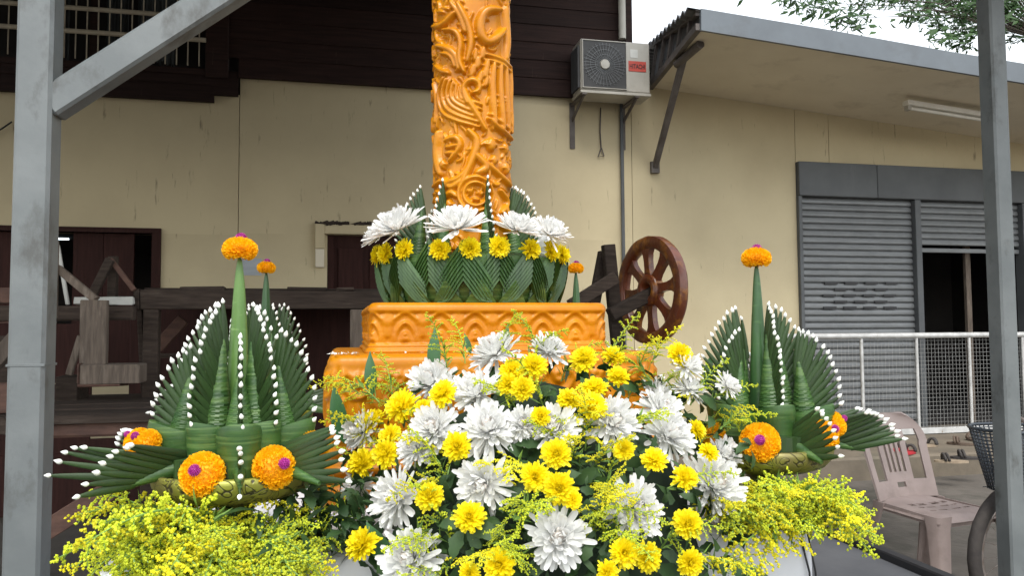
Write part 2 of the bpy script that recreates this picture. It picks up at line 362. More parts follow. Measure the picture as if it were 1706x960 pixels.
# wide brown opening on the left
fr = MB().span((xw1-.045, WY-.03, .95), (xw1+.03, WY+.1, zw1+.002)).span((-9, WY-.03, zw1), (xw1+.03, WY+.1, zw1+.045)).build('window_frame', M['brown'], house)
for (a, b_) in ((118, 168), (169, 220), (-80, 26)):
    MB().span((X(a, 450), WY+.05, .95), (X(b_, 450), WY+.09, zw1)).build('wooden_shutter', M['brown'], house)
lt = MB().span((X(92, 397, WY+1.6), WY+1.6, Z(100, 399, WY+1.6)), (X(113, 397, WY+1.6), WY+1.64, Z(100, 394, WY+1.6)))
tag(lt.build('tube_light', M['glow']), 'small lit white tube light inside the dark room behind left post', 'light')
# door with its cream surround
dr = MB().span((xd0+.002, WY+.05, 0), (xd1, WY+.1, zd1)).build('door', M['brown'], house)
MB().span((xd0+.004, WY+.01, 0), (xd0+.06, WY+.049, zd1-.003)).build('door_frame', M['brown'], dr)
for i in range(3): MB().span((xd0+.1+i*.3, WY+.035, .3), (xd0+.34+i*.3, WY+.048, zd1-.12), ch=.006).build('door_board', M['brown'], dr)
sx0, sx1 = X(525, 400), X(541, 400)
sr = MB().span((sx0, WY-.055, Z(532, 415)), (sx1, WY-.001, Z(532, 374)), ch=.006).span((sx1+.0005, WY-.055, zd1+.002), (xd1+.1, WY-.001, Z(532, 374)), ch=.006)
sr.build('door_surround', M['plaster'], house)
MB().span((sx0+.004, WY-.045, Z(532, 446)), (sx1-.004, WY-.001, Z(532, 415)-.002), ch=.004).build('door_surround', M['soffit'], house)
lg = MB()
for i in range(60):
    x = sx0+.02+random.random()*(xd1-sx0); lg.box((x, WY-.03+random.uniform(-.02, .02), Z(532, 374)+.008), (random.uniform(.03, .09), .03, random.uniform(.01, .035)), Euler((0, random.uniform(-.5, .5), 0)).to_matrix())
tag(lg.build('soil_nest', M['timber_x'], house), None, None, kind='stuff')
pn = MB().span((X(402, 450), WY-.006, Z(420, 459)), (X(436, 450), WY-.001, Z(420, 431)))
tag(pn.build('paper_notice', M['paper']), 'pale blue ruled paper notice on wall behind the orange marigold', 'notice')
for i in range(7):
    z = Z(420, 459)+.02+i*.021
wr = MB().tube([(X(-20, 210), WY-.03, Z(-20, 232)), (X(5, 210), WY-.03, Z(5, 216)), (X(22, 210), WY-.03, Z(22, 204))], .007, 6)
wr.build('cable', M['black'], house, True)

# ------------------------------------------------------------------ lean-to shop on the right
shop = thing('shop', 'cream lean-to shop with grey header, roller shutters and deep eave', 'shop', (4.5, WY, 0))
xs0 = X(1330, 480); xj3 = X(1324, 220); xj4 = X(1380, 220); zh1, zh0 = Z(1480, 277), Z(1480, 332)
YF = 6.0
w1, w2 = atY(1090, 146, WY), atY(1706, 240, WY); f1, f2 = atY(1172, 48, YF), atY(1706, 136, YF)
def zwall(x): return w1.z + (w2.z-w1.z)*(x-w1.x)/(w2.x-w1.x)
def zfas(x): return f1.z + (f2.z-f1.z)*(x-f1.x)/(f2.x-f1.x)
def wedge(x0, x1, z0, nm):
    b = MB(); x0 += g; x1 -= g
    b.add([(x0, WY, z0), (x1, WY, z0), (x1, WY, zwall(x1)), (x0, WY, zwall(x0)), (x0, WY+.14, z0), (x1, WY+.14, z0), (x1, WY+.14, zwall(x1)), (x0, WY+.14, zwall(x0))],
          [(0,1,2,3), (4,7,6,5), (0,4,5,1), (3,2,6,7), (0,3,7,4), (1,5,6,2)])
    return b.build(nm, M['plaster'], shop)
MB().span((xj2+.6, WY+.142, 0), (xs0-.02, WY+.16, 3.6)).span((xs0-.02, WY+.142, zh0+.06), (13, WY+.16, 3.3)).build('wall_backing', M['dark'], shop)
wedge(xj2, xj3, -.05, 'wall_panel'); wedge(xj3, xj4, zh1, 'wall_panel'); wedge(xj4, 7.6, zh1, 'wall_panel'); wedge(7.6, 13, zh1, 'wall_panel')
MB().span((xj2, WY+.141, 0), (13, WY+.16, 3.4)).span((xj2, WY+.141, zh0), (13, WY+.3, zh1)).build('wall_backing', M['dark'], shop) if False else None
for (a, b_) in ((xj3, X(1456, 300)), (X(1456, 300), X(1640, 300)), (X(1640, 300), 10.0)):
    MB().span((a+.002, WY-.06, zh0), (b_-.002, WY+.12, zh1), ch=.006).build('header_beam', M['grey_paint'], shop)
# shutters: slats are single pieces
xs1, xs2, xs3 = X(1524, 480), X(1533, 480), X(1702, 420)
FLZ = SLABZ
pitch = 10.6*8.9/FPX
def slat_mesh(L):
    prof = [(.012, 0), (-.014, .002), (-.020, .012), (-.020, .030), (-.012, pitch-.016), (.004, pitch-.010), (.008, pitch+.002), (.012, pitch+.002)]
    b = MB(); n = len(prof)
    for x in (0, L): b.v += [(x, p[0], p[1]) for p in prof]
    b.f = [(i, i+1, n+i+1, n+i) for i in range(n-1)] + [tuple(range(n)), tuple(range(2*n-1, n-1, -1))]; b.m = [0]*len(b.f)
    b.f = [tuple(reversed(f)) for f in b.f]
    return b.mesh('slat', M['shutter'])
def shutter(x0, x1, zlo, zhi, label=None):
    sh = MB().span((x0, WY+.01, zlo-.05), (x1, WY+.045, zlo), ch=.004).build('roller_shutter', M['shutter'], shop)
    me = slat_mesh(x1-x0); z = zhi-pitch
    while z > zlo-.001:
        link_mesh('slat', me, sh, Matrix.Translation((x0, WY+.032, z))); z -= pitch
    return sh
shA = shutter(xs0+.05, xs1-.004, FLZ+.06, zh0)
shB = shutter(xs2+.01, xs3-.02, Z(1590, 414), zh0)
shC = shutter(xs3+.05, 9.6, Z(1590, 414)-.1, zh0)
for (a, b_) in ((xs0, xs0+.045), (xs1, xs2+.006), (xs3-.012, xs3+.045)):
    MB().span((a, WY-.05, FLZ), (b_, WY+.08, zh0-.002), ch=.005).build('shutter_guide', M['grey_paint'], shop)
rows = [(475, 4, 1385), (485.5, 3, 1401), (495.5, 4, 1382), (506, 3, 1401), (516, 4, 1383)]
for (py, n, px0) in rows:
    for i in range(n):
        p = atY(px0+i*33.5, py-3, WY); MB().span((p.x-.080, WY-.002, p.z-.013), (p.x+.080, WY+.010, p.z+.013)).build('vent_slot', M['black'], shA)
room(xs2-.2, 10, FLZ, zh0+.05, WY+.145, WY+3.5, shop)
MB().span((X(1636, 560), WY+.2, FLZ), (X(1644, 560), WY+.24, zh0)).build('door_post', M['timber_z'], shop)
# soffit, fascia, roof
xr = 13.0; xl_w, xl_f = w1.x-.02, f1.x
sf = MB(); n = 8
pts0 = [(xl_w+(xr-xl_w)*i/n, WY) for i in range(n+1)]
for i in range(n+1):
    xa = xl_w+(xr-xl_w)*i/n; xb = xl_f+(xr-xl_f)*i/n
    sf.v += [(xa, WY, zwall(xa)), (xb, YF+.03, zfas(xb)), (xa, WY, zwall(xa)+.012), (xb, YF+.03, zfas(xb)+.012)]
sf.f = [(4*i, 4*i+4, 4*i+5, 4*i+1) for i in range(n)] + [(4*i+2, 4*i+3, 4*i+7, 4*i+6) for i in range(n)]; sf.m = [0]*len(sf.f)
sf.build('soffit', M['soffit'], shop)
fb = MB(); FH = .175
for i in range(n+1):
    xb = xl_f-.02+(xr-xl_f)*i/n; z = zfas(xb); dz = .006*math.sin(i*2.3)
    fb.v += [(xb, YF, z-.012), (xb, YF-.006, z+FH+dz), (xb, YF+.028, z-.012), (xb, YF+.028, z+FH+dz)]
fb.f = [q for i in range(n) for q in ((4*i, 4*i+4, 4*i+5, 4*i+1), (4*i+2, 4*i+3, 4*i+7, 4*i+6), (4*i, 4*i+2, 4*i+6, 4*i+4), (4*i+1, 4*i+5, 4*i+7, 4*i+3))] + [(0, 1, 3, 2)]; fb.m = [0]*len(fb.f)
fb.build('fascia', M['fascia'], shop)
rl = atY(1146, 13, YF-.05); rb = atY(1083, 66, WY-.05)
rf = MB(); nyw = 96; YB = WY+2.4
def zroof(x, y):
    t = (y-YF)/(WY-.05-YF); return zfas(x)+FH-.004 + (rb.z-(zfas(rl.x)+FH))*t
def xleft(y): return rl.x+.03 + (rb.x-rl.x-.03)*(y-YF)/(WY-.05-YF)
for i in range(nyw+1):
    y = YF+.012+(YB-YF)*i/nyw; wv = .024*math.sin((y-YF)*2*PI/.17)
    for x in (xleft(y) if y < WY else rb.x, 6.0, xr):
        z = zroof(x, y)+wv*min(1, (y-YF)/.1); rf.v += [(x, y, z), (x, y, z-.02)]
for i in range(nyw):
    for q in (0, 2):
        a = i*6+q; c = a+6
        rf.f += [(a, a+2, c+2, c), (a+1, c+1, c+3, a+3)]
    rf.f.append((i*6, i*6+6, i*6+7, i*6+1))
rf.m = [0]*len(rf.f)
rf.build('roof_sheet', M['roof_metal'], shop, True, 60)
# end truss
e0 = Vector((w1.x-.05, WY-.02, w1.z+.0)); e1 = Vector((f1.x-.03, YF+.03, f1.z+.03))
t0 = Vector((w1.x-.03, WY-.02, rb.z-.05)); t1 = Vector((f1.x-.03, YF+.03, f1.z+FH-.02))
MB().bar(e0, e1, .05, .06, (0, 0, 1)).build('truss_chord', M['rust'], shop)
MB().bar(t0, t1, .05, .05, (0, 0, 1)).build('truss_chord', M['rust'], shop)
for i in range(5):
    a = e0.lerp(e1, i/5); b_ = t0.lerp(t1, (i+.8)/5.6); MB().bar(a, b_, .03, .03, (1, 0, 0)).build('truss_web', M['rust'], shop)
vs = [t0+Vector((.04, 0, 0)), t1+Vector((.04, 0, 0)), e1+Vector((.04, 0, 0)), e0+Vector((.04, 0, 0))]
MB().add([v for v in vs]+[v+Vector((.01, 0, 0)) for v in vs], [(0,1,2,3), (7,6,5,4), (0,4,5,1), (2,6,7,3)]).build('gable_sheet', M['roof_metal'], shop)
sA = atY(1091, 279, WY-.03); sB = atY(1139, 97, 6.62)
MB().bar(sA, sB, .055, .055, (1, 0, 0), ch=.004).build('strut', M['rust'], shop)
MB().box(sA, (.09, .05, .12)).build('strut_foot', M['rust'], shop)
pA, pB = atY(1128, 107, 6.72), atY(1167, 73, 6.25); MB().tube([pA, pB], .04, 10).build('purlin_end', M['rust'], shop, True, 40)
# soffit lamp
la, lb = atY(1508, 171, 6.75), atY(1645, 193, 6.75)
lf = thing('ceiling_lamp', 'unlit white tube lamp fixed under the deep cream eave', 'lamp', (la+lb)/2)
dv = (lb-la).normalized()
MB().bar(la, lb, .09, .05, (0, 0, 1), ch=.006).build('housing', M['lamp_white'], lf)
MB().tube([la+dv*.06-Vector((0, 0.0, .05)), lb-dv*.06-Vector((0, 0.0, .05))], .018, 10).build('tube', M['lamp_white'], lf, True, 40)
for p in (la+dv*.03, lb-dv*.03): MB().bar(p-dv*.02-Vector((0, 0, .045)), p+dv*.02-Vector((0, 0, .045)), .06, .06, (0, 0, 1)).build('end_cap', M['ac_white'], lf)

# ------------------------------------------------------------------ air conditioner on brackets
AY = WY-.42
a0, a1 = atY(968, 147, AY), atY(1083, 70, AY)
x0, x1 = a0.x, atY(1083, 120, AY).x; z0, z1 = atY(1020, 152, AY).z, atY(1020, 67, AY).z
ac = thing('air_conditioner', 'off-white wall air conditioner with dark fan grille above wall brackets', 'air conditioner', ((x0+x1)/2, AY+.15, z0))
MB().span((x0, AY, z0), (x1, AY+.28, z1), ch=.012).build('casing', M['ac_white'], ac)
MB().span((x0-.006, AY-.006, z0-.03), (x1+.006, AY+.286, z0-.001), ch=.004).build('base_tray', M['ac_white'], ac)
gx0, gx1 = x0+.012, x0+(x1-x0)*.655; gz0, gz1 = z0+.02, z1-.012; gc = Vector(((gx0+gx1)/2, AY-.012, (gz0+gz1)/2))
gr = MB().span((gx0, AY-.008, gz0), (gx1, AY-.001, gz1)).build('fan_grille', M['ac_dark'], ac)
bd = .008
MB().span((gx0, AY-.016, gz0), (gx1, AY-.0085, gz0+bd)).span((gx0, AY-.016, gz1-bd), (gx1, AY-.0085, gz1)).span((gx0, AY-.016, gz0+bd), (gx0+bd, AY-.0085, gz1-bd)).span((gx1-bd, AY-.016, gz0+bd), (gx1, AY-.0085, gz1-bd)).build('grille_frame', M['ac_white'], gr)
wm = MB(); rr = (gx1-gx0)/2-.012
for i in range(36):
    q = 2*PI*i/36; wm.tube([gc+Vector((.05*math.cos(q), -.004, .05*math.sin(q))), gc+Vector((rr*math.cos(q+.1), -.004, rr*math.sin(q+.1)))], .0022, 4)
for r_ in (.10, .15, .2): wm.tube([gc+Vector((r_*math.cos(2*PI*i/30), -.007, r_*math.sin(2*PI*i/30))) for i in range(31)], .0018, 4)
wm.build('grille_wires', M['shutter'], gr)
Ry = Matrix.Rotation(PI/2, 3, 'X')
MB().lathe([(.0, .02), (.045, .018), (.052, .008), (.052, 0)], gc, 20, R=Ry).build('grille_hub', M['ac_white'], gr, True, 40)
tz0, tz1 = atY(1060, 119, AY).z, atY(1060, 102, AY).z; tx0, tx1 = atY(1047, 110, AY).x, atY(1076, 110, AY).x
lb_ = MB().span((tx0, AY-.005, tz0), (tx1, AY-.001, tz1)).build('label_plate', M['red'], ac)
def text_part(txt, h, wmax, c, mat, parent, nm='lettering'):
    cu = bpy.data.curves.new(nm, 'FONT'); cu.body = txt; cu.size = h; cu.align_x = 'CENTER'; cu.align_y = 'CENTER'; cu.extrude = .0008; cu.offset = .0012
    to = bpy.data.objects.new(nm, cu); COL.objects.link(to); bpy.context.view_layer.update()
    dg = bpy.context.evaluated_depsgraph_get(); me = bpy.data.meshes.new_from_object(to.evaluated_get(dg)); bpy.data.objects.remove(to)
    xs = [v.co.x for v in me.vertices]; sc = min(1.0, wmax/max(1e-6, max(xs)-min(xs))) if False else wmax/(max(xs)-min(xs))
    me.materials.clear(); me.materials.append(mat)
    return link_mesh(nm, me, parent, Matrix.Translation(c) @ Matrix.Rotation(PI/2, 4, 'X') @ Matrix.Diagonal((sc, 1, 1, 1)))
text_part('HITACHI', (tz1-tz0)*.62, (tx1-tx0)*.88, Vector(((tx0+tx1)/2, AY-.0065, (tz0+tz1)/2-.004)), M['ink'], lb_)
MB().span((tx0+.02, AY-.003, tz1+.035), (tx0+.10, AY-.0005, tz1+.12)).build('sticker', M['white_board'], ac)
fins = MB()
for i in range(16): fins.span((x0-.022, AY+.03+i*.015, z0+.03), (x0-.0005, AY+.033+i*.015, z1-.06))
fins.build('side_fins', M['ac_dark'], ac)
for px in (953, 1037):
    bx = X(px, 200); zb = Z(px, 248 if px < 1000 else 250); zt = z0-.035
    b_ = MB().span((bx-.028, WY-.012, zb), (bx+.028, WY-.001, zt+.02), ch=.002).build('bracket', M['rust'], ac)
    MB().bar((bx, WY-.015, zt-.16), (bx, AY+.02, zt-.012), .04, .012, (1, 0, 0)).build('bracket_brace', M['rust'], b_)
    MB().span((bx-.024, AY-.01, zt-.012), (bx+.024, WY-.015, zt+.0)).build('bracket_arm', M['rust'], b_)
wx = X(1000, 200); MB().tube([(wx, WY-.02, z0-.05), (wx-.01, WY-.02, Z(1000, 220)), (wx, WY-.02, Z(1000, 248)), (wx-.035, WY-.02, Z(1000, 262)), (wx+.03, WY-.02, Z(1000, 260)), (wx+.004, WY-.02, Z(1000, 247))], .007, 6).build('drain_wire', M['rust'], ac, True)

# ------------------------------------------------------------------ railing with wire mesh on the porch
RY = 7.05
ra, rb_ = atY(1285, 560, RY), atY(1706, 559, RY); rz = ra.z*.5+rb_.z*.5; rx1 = 9.5; rx0 = ra.x-.1; rzb = atY(1560, 716, RY).z
rail = thing('railing', 'white painted pipe railing with square wire mesh before roller shutters', 'railing', (rx0+2, RY, SLABZ))
MB().tube([(rx0, RY, rz), (rx1, RY, rz)], .03, 10).build('top_rail', M['rail'], rail, True, 50)
MB().span((rx0, RY-.025, rzb-.04), (rx1, RY+.025, rzb+.02), ch=.004).build('bottom_rail', M['rail'], rail)
for px in (1290, 1437, 1529, 1617, 1706, 1800):
    x = atY(px, 640, RY).x; MB().tube([(x, RY, SLABZ), (x, RY, rz-.025)], .016, 8).build('rail_post', M['rail'], rail, True, 50)
wm = MB(); x = rx0; mp = .043
while x < rx1: wm.box((x, RY+.02, (rz+rzb)/2), (.0024, .0024, rz-rzb)); x += mp
z = rzb+.03
while z < rz-.03: wm.box(((rx0+rx1)/2, RY+.0245, z), (rx1-rx0, .0024, .0024)); z += mp
tag(wm.build('wire_mesh', M['mesh_wire'], rail), None, None, kind='stuff')

# ------------------------------------------------------------------ things on the porch
def slipper(px, py, ang, L, m, label, sole=(.03)):
    p = atZ(px, py, SLABZ); t = thing('slipper', label, 'slipper', p, 'slippers on the porch')
    R = Matrix.Rotation(ang, 3, 'Z')
    b = MB(); out = []
    for i in range(20):
        q = 2*PI*i/20; x = L/2*math.cos(q); w = L*(.17+.045*math.cos(q)-.03*math.cos(2*q))*math.sin(q); out.append((x, w))
    n = 20
    for z in (0.004, .022): b.v += [tuple(R @ Vector((x, y, z)) + p) for (x, y) in out]
    b.f = [(i, (i+1) % n, n+(i+1) % n, n+i) for i in range(n)] + [tuple(range(n, 2*n)), tuple(range(n-1, -1, -1))]; b.m = [0]*len(b.f)
    b.build('sole', m, t)
    s_ = MB()
    for k in range(2):
        pts = []
        for i in range(9):
            q = PI*i/8; pts.append(R @ Vector((L*(.10+.10*k)+.01*math.sin(q), L*.19*math.cos(q), .02+.055*math.sin(q))) + p)
        s_.tube(pts, .012, 6)
    s_.build('strap', M['rubber'] if m is not M['slipper_brown'] else M['slipper_brown'], t, True)
    return t
slipper(1602, 742, 2.3, .25, M['slipper_brown'], 'dark brown strapped sandal nearest the railing mesh bottom')
slipper(1622, 735, 1.2, .24, M['slipper_brown'], 'brown sandal with raised straps standing behind the other sandals')
slipper(1585, 772, 2.7, .26, M['slipper_cream'], 'cream slipper lying in front among the porch slippers')
slipper(1612, 766, 2.6, .26, M['rubber'], 'black slipper beside the cream slipper on the porch')
slipper(1550, 745, .4, .22, M['slipper_cream'], 'small cream slipper behind the plastic chair near the railing')
slipper(1498, 752, .2, .22, M['red_cloth'], 'red slipper seen through the plastic chair backrest')
slipper(1515, 757, .6, .22, M['red_cloth'], 'second red slipper right of its twin behind chair back')
# ------------------------------------------------------------------ carport frame in front
car = thing('carport', 'grey steel carport frame whose square posts stand left and right', 'carport', (0.6, 2.4, 0))
LPY = 1.85*(FWD.y) ; LPY = atD(45, 480, 1.85).y
pL0, pL1 = atY(14, 480, LPY).x, atY(77, 480, LPY).x; pw = pL1-pL0
RH = 3.05
MB().span((pL0, LPY, -.05), (pL1, LPY+pw, RH), ch=.008).build('post', M['steel'], car)
MB().span((pL0-.0012, LPY-.0012, atY(45, 607, LPY).z-.006), (pL1+.0012, LPY+pw+.0012, atY(45, 607, LPY).z), ch=.0004).build('weld_seam', M['steel'], car)
RPY = atD(1668, 480, 3.30).y
pR0 = atY(1668, 480, RPY).x
MB().span((pR0, RPY, -.05), (pR0+pw, RPY+pw, RH+.1), ch=.008).build('post', M['steel'], car)
b0 = atY(82, 178, LPY+pw*.5); b1 = atY(520, -103, LPY+pw*.5)
MB().bar(b0, b1, pw*.92, pw*.8, (0, 1, 0), ch=.007).build('brace', M['steel'], car)
MB().span((pL0-1.2, LPY-.001, RH+.002), (pR0+1.2, LPY+pw, RH+.10)).build('beam', M['steel'], car)
MB().span((pL0-1.2, RPY, RH+.102), (pR0+1.2, RPY+pw, RH+.20)).build('beam', M['steel'], car)
rf = MB(); n = 90
for i in range(n+1):
    x = -5.5+(pR0+1.2+5.5)*i/n; z = .02*(1 if (i//2) % 2 else -1)
    rf.v += [(x, LPY-.25, RH+.15+z), (x, RPY+.45, RH+.15+.38*(RPY-LPY+.70)+z) if x > 1.7 else (x, WY-.12, RH+.15+.38*(WY-LPY+.13)+z)]
rf.f = [(2*i, 2*i+2, 2*i+3, 2*i+1) for i in range(n)]; rf.m = [0]*n
rf.build('roof_sheet', M['roof_metal'], car)  # unseen roof, carried back to the house to keep its wall in shade

# ------------------------------------------------------------------ old timber platform at the left
tp = thing('timber_platform', 'old dark timber platform of rough beams behind the left offering', 'platform', (-1.8, 4.6, 0))
def board(a, b, c, d, Y, th, mat='timber_x', nm='beam', par=None, ch=.004):
    p0, p1 = atY(a, (b+d)/2, Y), atY(c, (b+d)/2, Y); z1_, z0_ = atY((a+c)/2, b, Y).z, atY((a+c)/2, d, Y).z
    m = MB().span((p0.x, Y, z0_), (p1.x, Y+th, z1_), ch=ch)
    m.v = [(v[0]+random.uniform(-.003, .003), v[1]+random.uniform(-.003, .003), v[2]+random.uniform(-.004, .004)) for v in m.v]
    return m.build(nm, M[mat], par or tp)
def stick(a, b, c, d, Y0, Y1, wpx, th, mat='timber_x', nm='brace', par=None):
    p0, p1 = atY(a, b, Y0), atY(c, d, Y1); return MB().bar(p0, p1, wpx*Y0/FPX, th, (0, 1, 0), ch=.003).build(nm, M[mat], par or tp)
TY = 4.6
board(233, 484, 655, 515, TY, .09); board(222, 482, 232, 515, TY-.01, .12)
ztd = atY(430, 483, TY).z
for i in range(8):
    y = TY+.1+i*.2; x0_ = atY(225+random.uniform(-8, 8), 490, TY).x; x1_ = atY(655, 490, TY).x+random.uniform(-.05, .2)
    MB().span((x0_, y, ztd-.03), (x1_, y+.19, ztd+random.uniform(.004, .02)), ch=.004).build('deck_plank', M['timber_x'], tp)
for (a, c, z) in ((300, 372, 6), (478, 545, 5), (560, 590, 4)):
    board(a, 483-z, c, 485, TY+.02, .12, nm='deck_splinter')
def leg(px, w, Y, mat='timber_z', top=515, lean=0):
    p = atY(px, top, Y); MB().bar((p.x+lean, Y+.04, -.02), (p.x, Y+.04, p.z-.002), w*Y/FPX, .07, (0, 1, 0), ch=.004).build('leg', M[mat], tp)
leg(251, 22, TY, 'timber_x'); leg(231, 8, TY+.03, 'timber_x', 515, .1); leg(595, 22, TY, 'timber_z'); leg(430, 24, TY+1.2, 'timber_x')
board(-60, 510, 221, 534, TY-.2, .08); board(-60, 536, 90, 538, TY-.2, .05, 'reddish')
board(132, 500, 178, 608, TY-.35, .04, 'timber_z', 'upright_board')
board(133, 608, 232, 640, TY-.4, .16, 'timber_z'); board(128, 606, 132, 641, TY-.4, .12, 'reddish', 'beam_end')
board(128, 641, 200, 646, TY-.4, .18, 'reddish', 'shelf_board')
board(60, 690, 330, 705, 3.75, .05, 'timber_x', 'step_edge'); board(60, 706, 270, 727, 3.78, .05, 'reddish', 'step_riser')
za = atY(180, 691, 3.75).z
for i in range(5): MB().span((atY(-30, 690, 3.75).x, 3.81+i*.22, za-.03), (atY(330, 690, 3.75).x, 4.02+i*.22, za+random.uniform(-.004, .006)), ch=.004).build('step_plank', M['timber_x'], tp)
board(272, 706, 300, 775, 3.78, .07, 'timber_x', 'leg'); board(300, 710, 326, 728, 3.8, .05, 'timber_z', 'block')
stick(60, 895, 182, 818, 3.7, 3.7, 30, .05, 'reddish'); stick(-40, 700, 60, 720, 3.7, 3.7, 24, .05)
stick(95, 446, 160, 500, TY-.25, TY-.3, 11, .04, 'timber_z'); stick(152, 496, 184, 432, TY-.05, TY-.05, 12, .04)
stick(184, 432, 224, 484, TY-.02, TY-.02, 7, .03, 'reddish'); board(178, 426, 192, 510, TY, .06)
board(89, 400, 95, 530, TY-.3, .03, 'timber_z', 'upright_board')
stick(96, 408, 113, 508, TY+.2, TY+.2, 5, .02, 'white_board', 'strip')
stick(262, 580, 306, 532, TY+.5, TY+.5, 18, .05, 'reddish'); stick(115, 625, 135, 560, TY-.1, TY-.1, 9, .03, 'timber_z')
board(122, 495, 221, 507, TY-.05, .05, 'white_board', 'white_strip')
board(-60, 480, 20, 505, TY-.1, .06, 'reddish'); board(-60, 560, 14, 640, 4.2, .06, 'timber_x', 'side_board'); stick(-40, 640, 30, 560, 4.0, 4.0, 22, .05, 'timber_z')
board(-60, 640, 14, 690, 3.9, .05, 'reddish', 'side_board')
for (a, c, b, d, mt) in ((-90, 150, 540, 640, 'timber_x'), (215, 345, 515, 700, 'timber_x'), (346, 480, 515, 700, 'timber_x'), (481, 640, 515, 700, 'timber_x'), (-90, 150, 642, 760, 'timber_x'), (216, 640, 702, 860, 'timber_x'), (-90, 215, 735, 860, 'timber_x')):
    board(a, b, c, d, TY+1.45, .03, 'brown', 'shade_board')  # dark boards added to stand in for the deep shade under the deck
board(330, 546, 378, 556, TY+.9, .04, 'timber_z', 'loose_board'); board(92, 628, 128, 690, TY-.1, .2, 'timber_x', 'side_box')
board(236, 590, 290, 596, TY+.3, .05, 'timber_x', 'loose_board')

# ------------------------------------------------------------------ lacquered wheel and its stand
WD = 5.4; wc = atD(1084, 484, WD); Rw = 91*WD/FPX
vdir = (CAM-wc); vdir.z = 0; vdir.normalize()
nrm = Matrix.Rotation(math.radians(-54.5), 3, 'Z') @ vdir
if nrm.x > 0.2: nrm = Matrix.Rotation(math.radians(54.5), 3, 'Z') @ vdir
Fw = frame(nrm, Vector((0, 0, 1)))                          # local x = up, z = axle
wh = thing('cart_wheel', 'tall red-brown lacquered wooden wheel with eight spokes behind candle base', 'wheel', (wc.x, wc.y, wc.z-Rw))
th = .052*Rw/.38
def wpt(r, a, z): return wc + Fw @ Vector((r*math.cos(a), r*math.sin(a), z))
b = MB(); n = 56
prof = [(.775, -.5), (.765, 0), (.775, .5), (.81, .66), (.93, .70), (.985, .62), (1.0, .3), (1.0, -.3), (.985, -.62), (.93, -.7), (.80, -.66)]
for i in range(n):
    for (r, z) in prof:
        jr = 1 + .012*mnoise.noise(Vector((i*.35, r*5, z*2)))
        b.v.append(wpt(Rw*r*jr, 2*PI*i/n, z*th))
k = len(prof)
b.f = [(i*k+j, i*k+(j+1) % k, ((i+1) % n)*k+(j+1) % k, ((i+1) % n)*k+j) for i in range(n) for j in range(k)]; b.m = [0]*len(b.f)
b.build('rim', M['lacquer'], wh, True, 60)
b = MB(); prof = [(.12, -.6), (.12, .6), (.18, .9), (.27, .8), (.30, .5), (.30, -.5), (.27, -.8), (.18, -.9)]
n = 28
for i in range(n):
    for (r, z) in prof: b.v.append(wpt(Rw*r, 2*PI*i/n, z*th))
k = len(prof); b.f = [(i*k+j, i*k+(j+1) % k, ((i+1) % n)*k+(j+1) % k, ((i+1) % n)*k+j) for i in range(n) for j in range(k)]; b.m = [0]*len(b.f)
b.build('hub', M['lacquer'], wh, True, 60)
for i in range(8):
    a = 2*PI*(i+.12)/8; b = MB(); secs = [(.24, .115), (.40, .088), (.56, .088), (.68, .115), (.82, .21)]
    for (r, w) in secs:
        for q in range(8):
            t = 2*PI*q/8; b.v.append(wc + Fw @ (Matrix.Rotation(a, 3, 'Z') @ Vector((r*Rw, w*Rw*max(-.86, min(.86, 1.25*math.cos(t))), .5*th*max(-.8, min(.8, 1.3*math.sin(t)))))))
    b.f = [(s_*8+q, s_*8+(q+1) % 8, (s_+1)*8+(q+1) % 8, (s_+1)*8+q) for s_ in range(4) for q in range(8)]; b.m = [0]*len(b.f)
    b.build('spoke', M['lacquer'], wh, True, 60)
ts = thing('timber_stand', 'dark timber trestle and axle beam carrying the lacquered wheel', 'stand', (wc.x-.4, wc.y+.1, 0))
Yq = wc.y
p1, p2 = atY(1013, 408, Yq+.1), atY(1024, 520, Yq+.1); dd = (p2-p1)
MB().bar(p1, p1+dd*((p1.z+.02)/(-dd.z)), .085, .07, (0, 1, 0), ch=.004).build('upright', M['timber_x'], ts)
p1, p2 = atY(1006, 420, Yq+.2), atY(990, 505, Yq+.2); dd = (p2-p1)
MB().bar(p1, p1+dd*((p1.z+.02)/(-dd.z)), .075, .06, (0, 1, 0), ch=.004).build('upright', M['timber_x'], ts)
MB().bar(atY(950, 510, Yq-.02), atY(1026, 462, Yq-.02), .085, .05, (0, 1, 0), ch=.004).build('cross_brace', M['timber_x'], ts)
MB().bar(atY(1016, 525, Yq-.02), wc-nrm*.06, .085, .085, (0, 0, 1), ch=.006).build('axle_beam', M['timber_x'], ts)

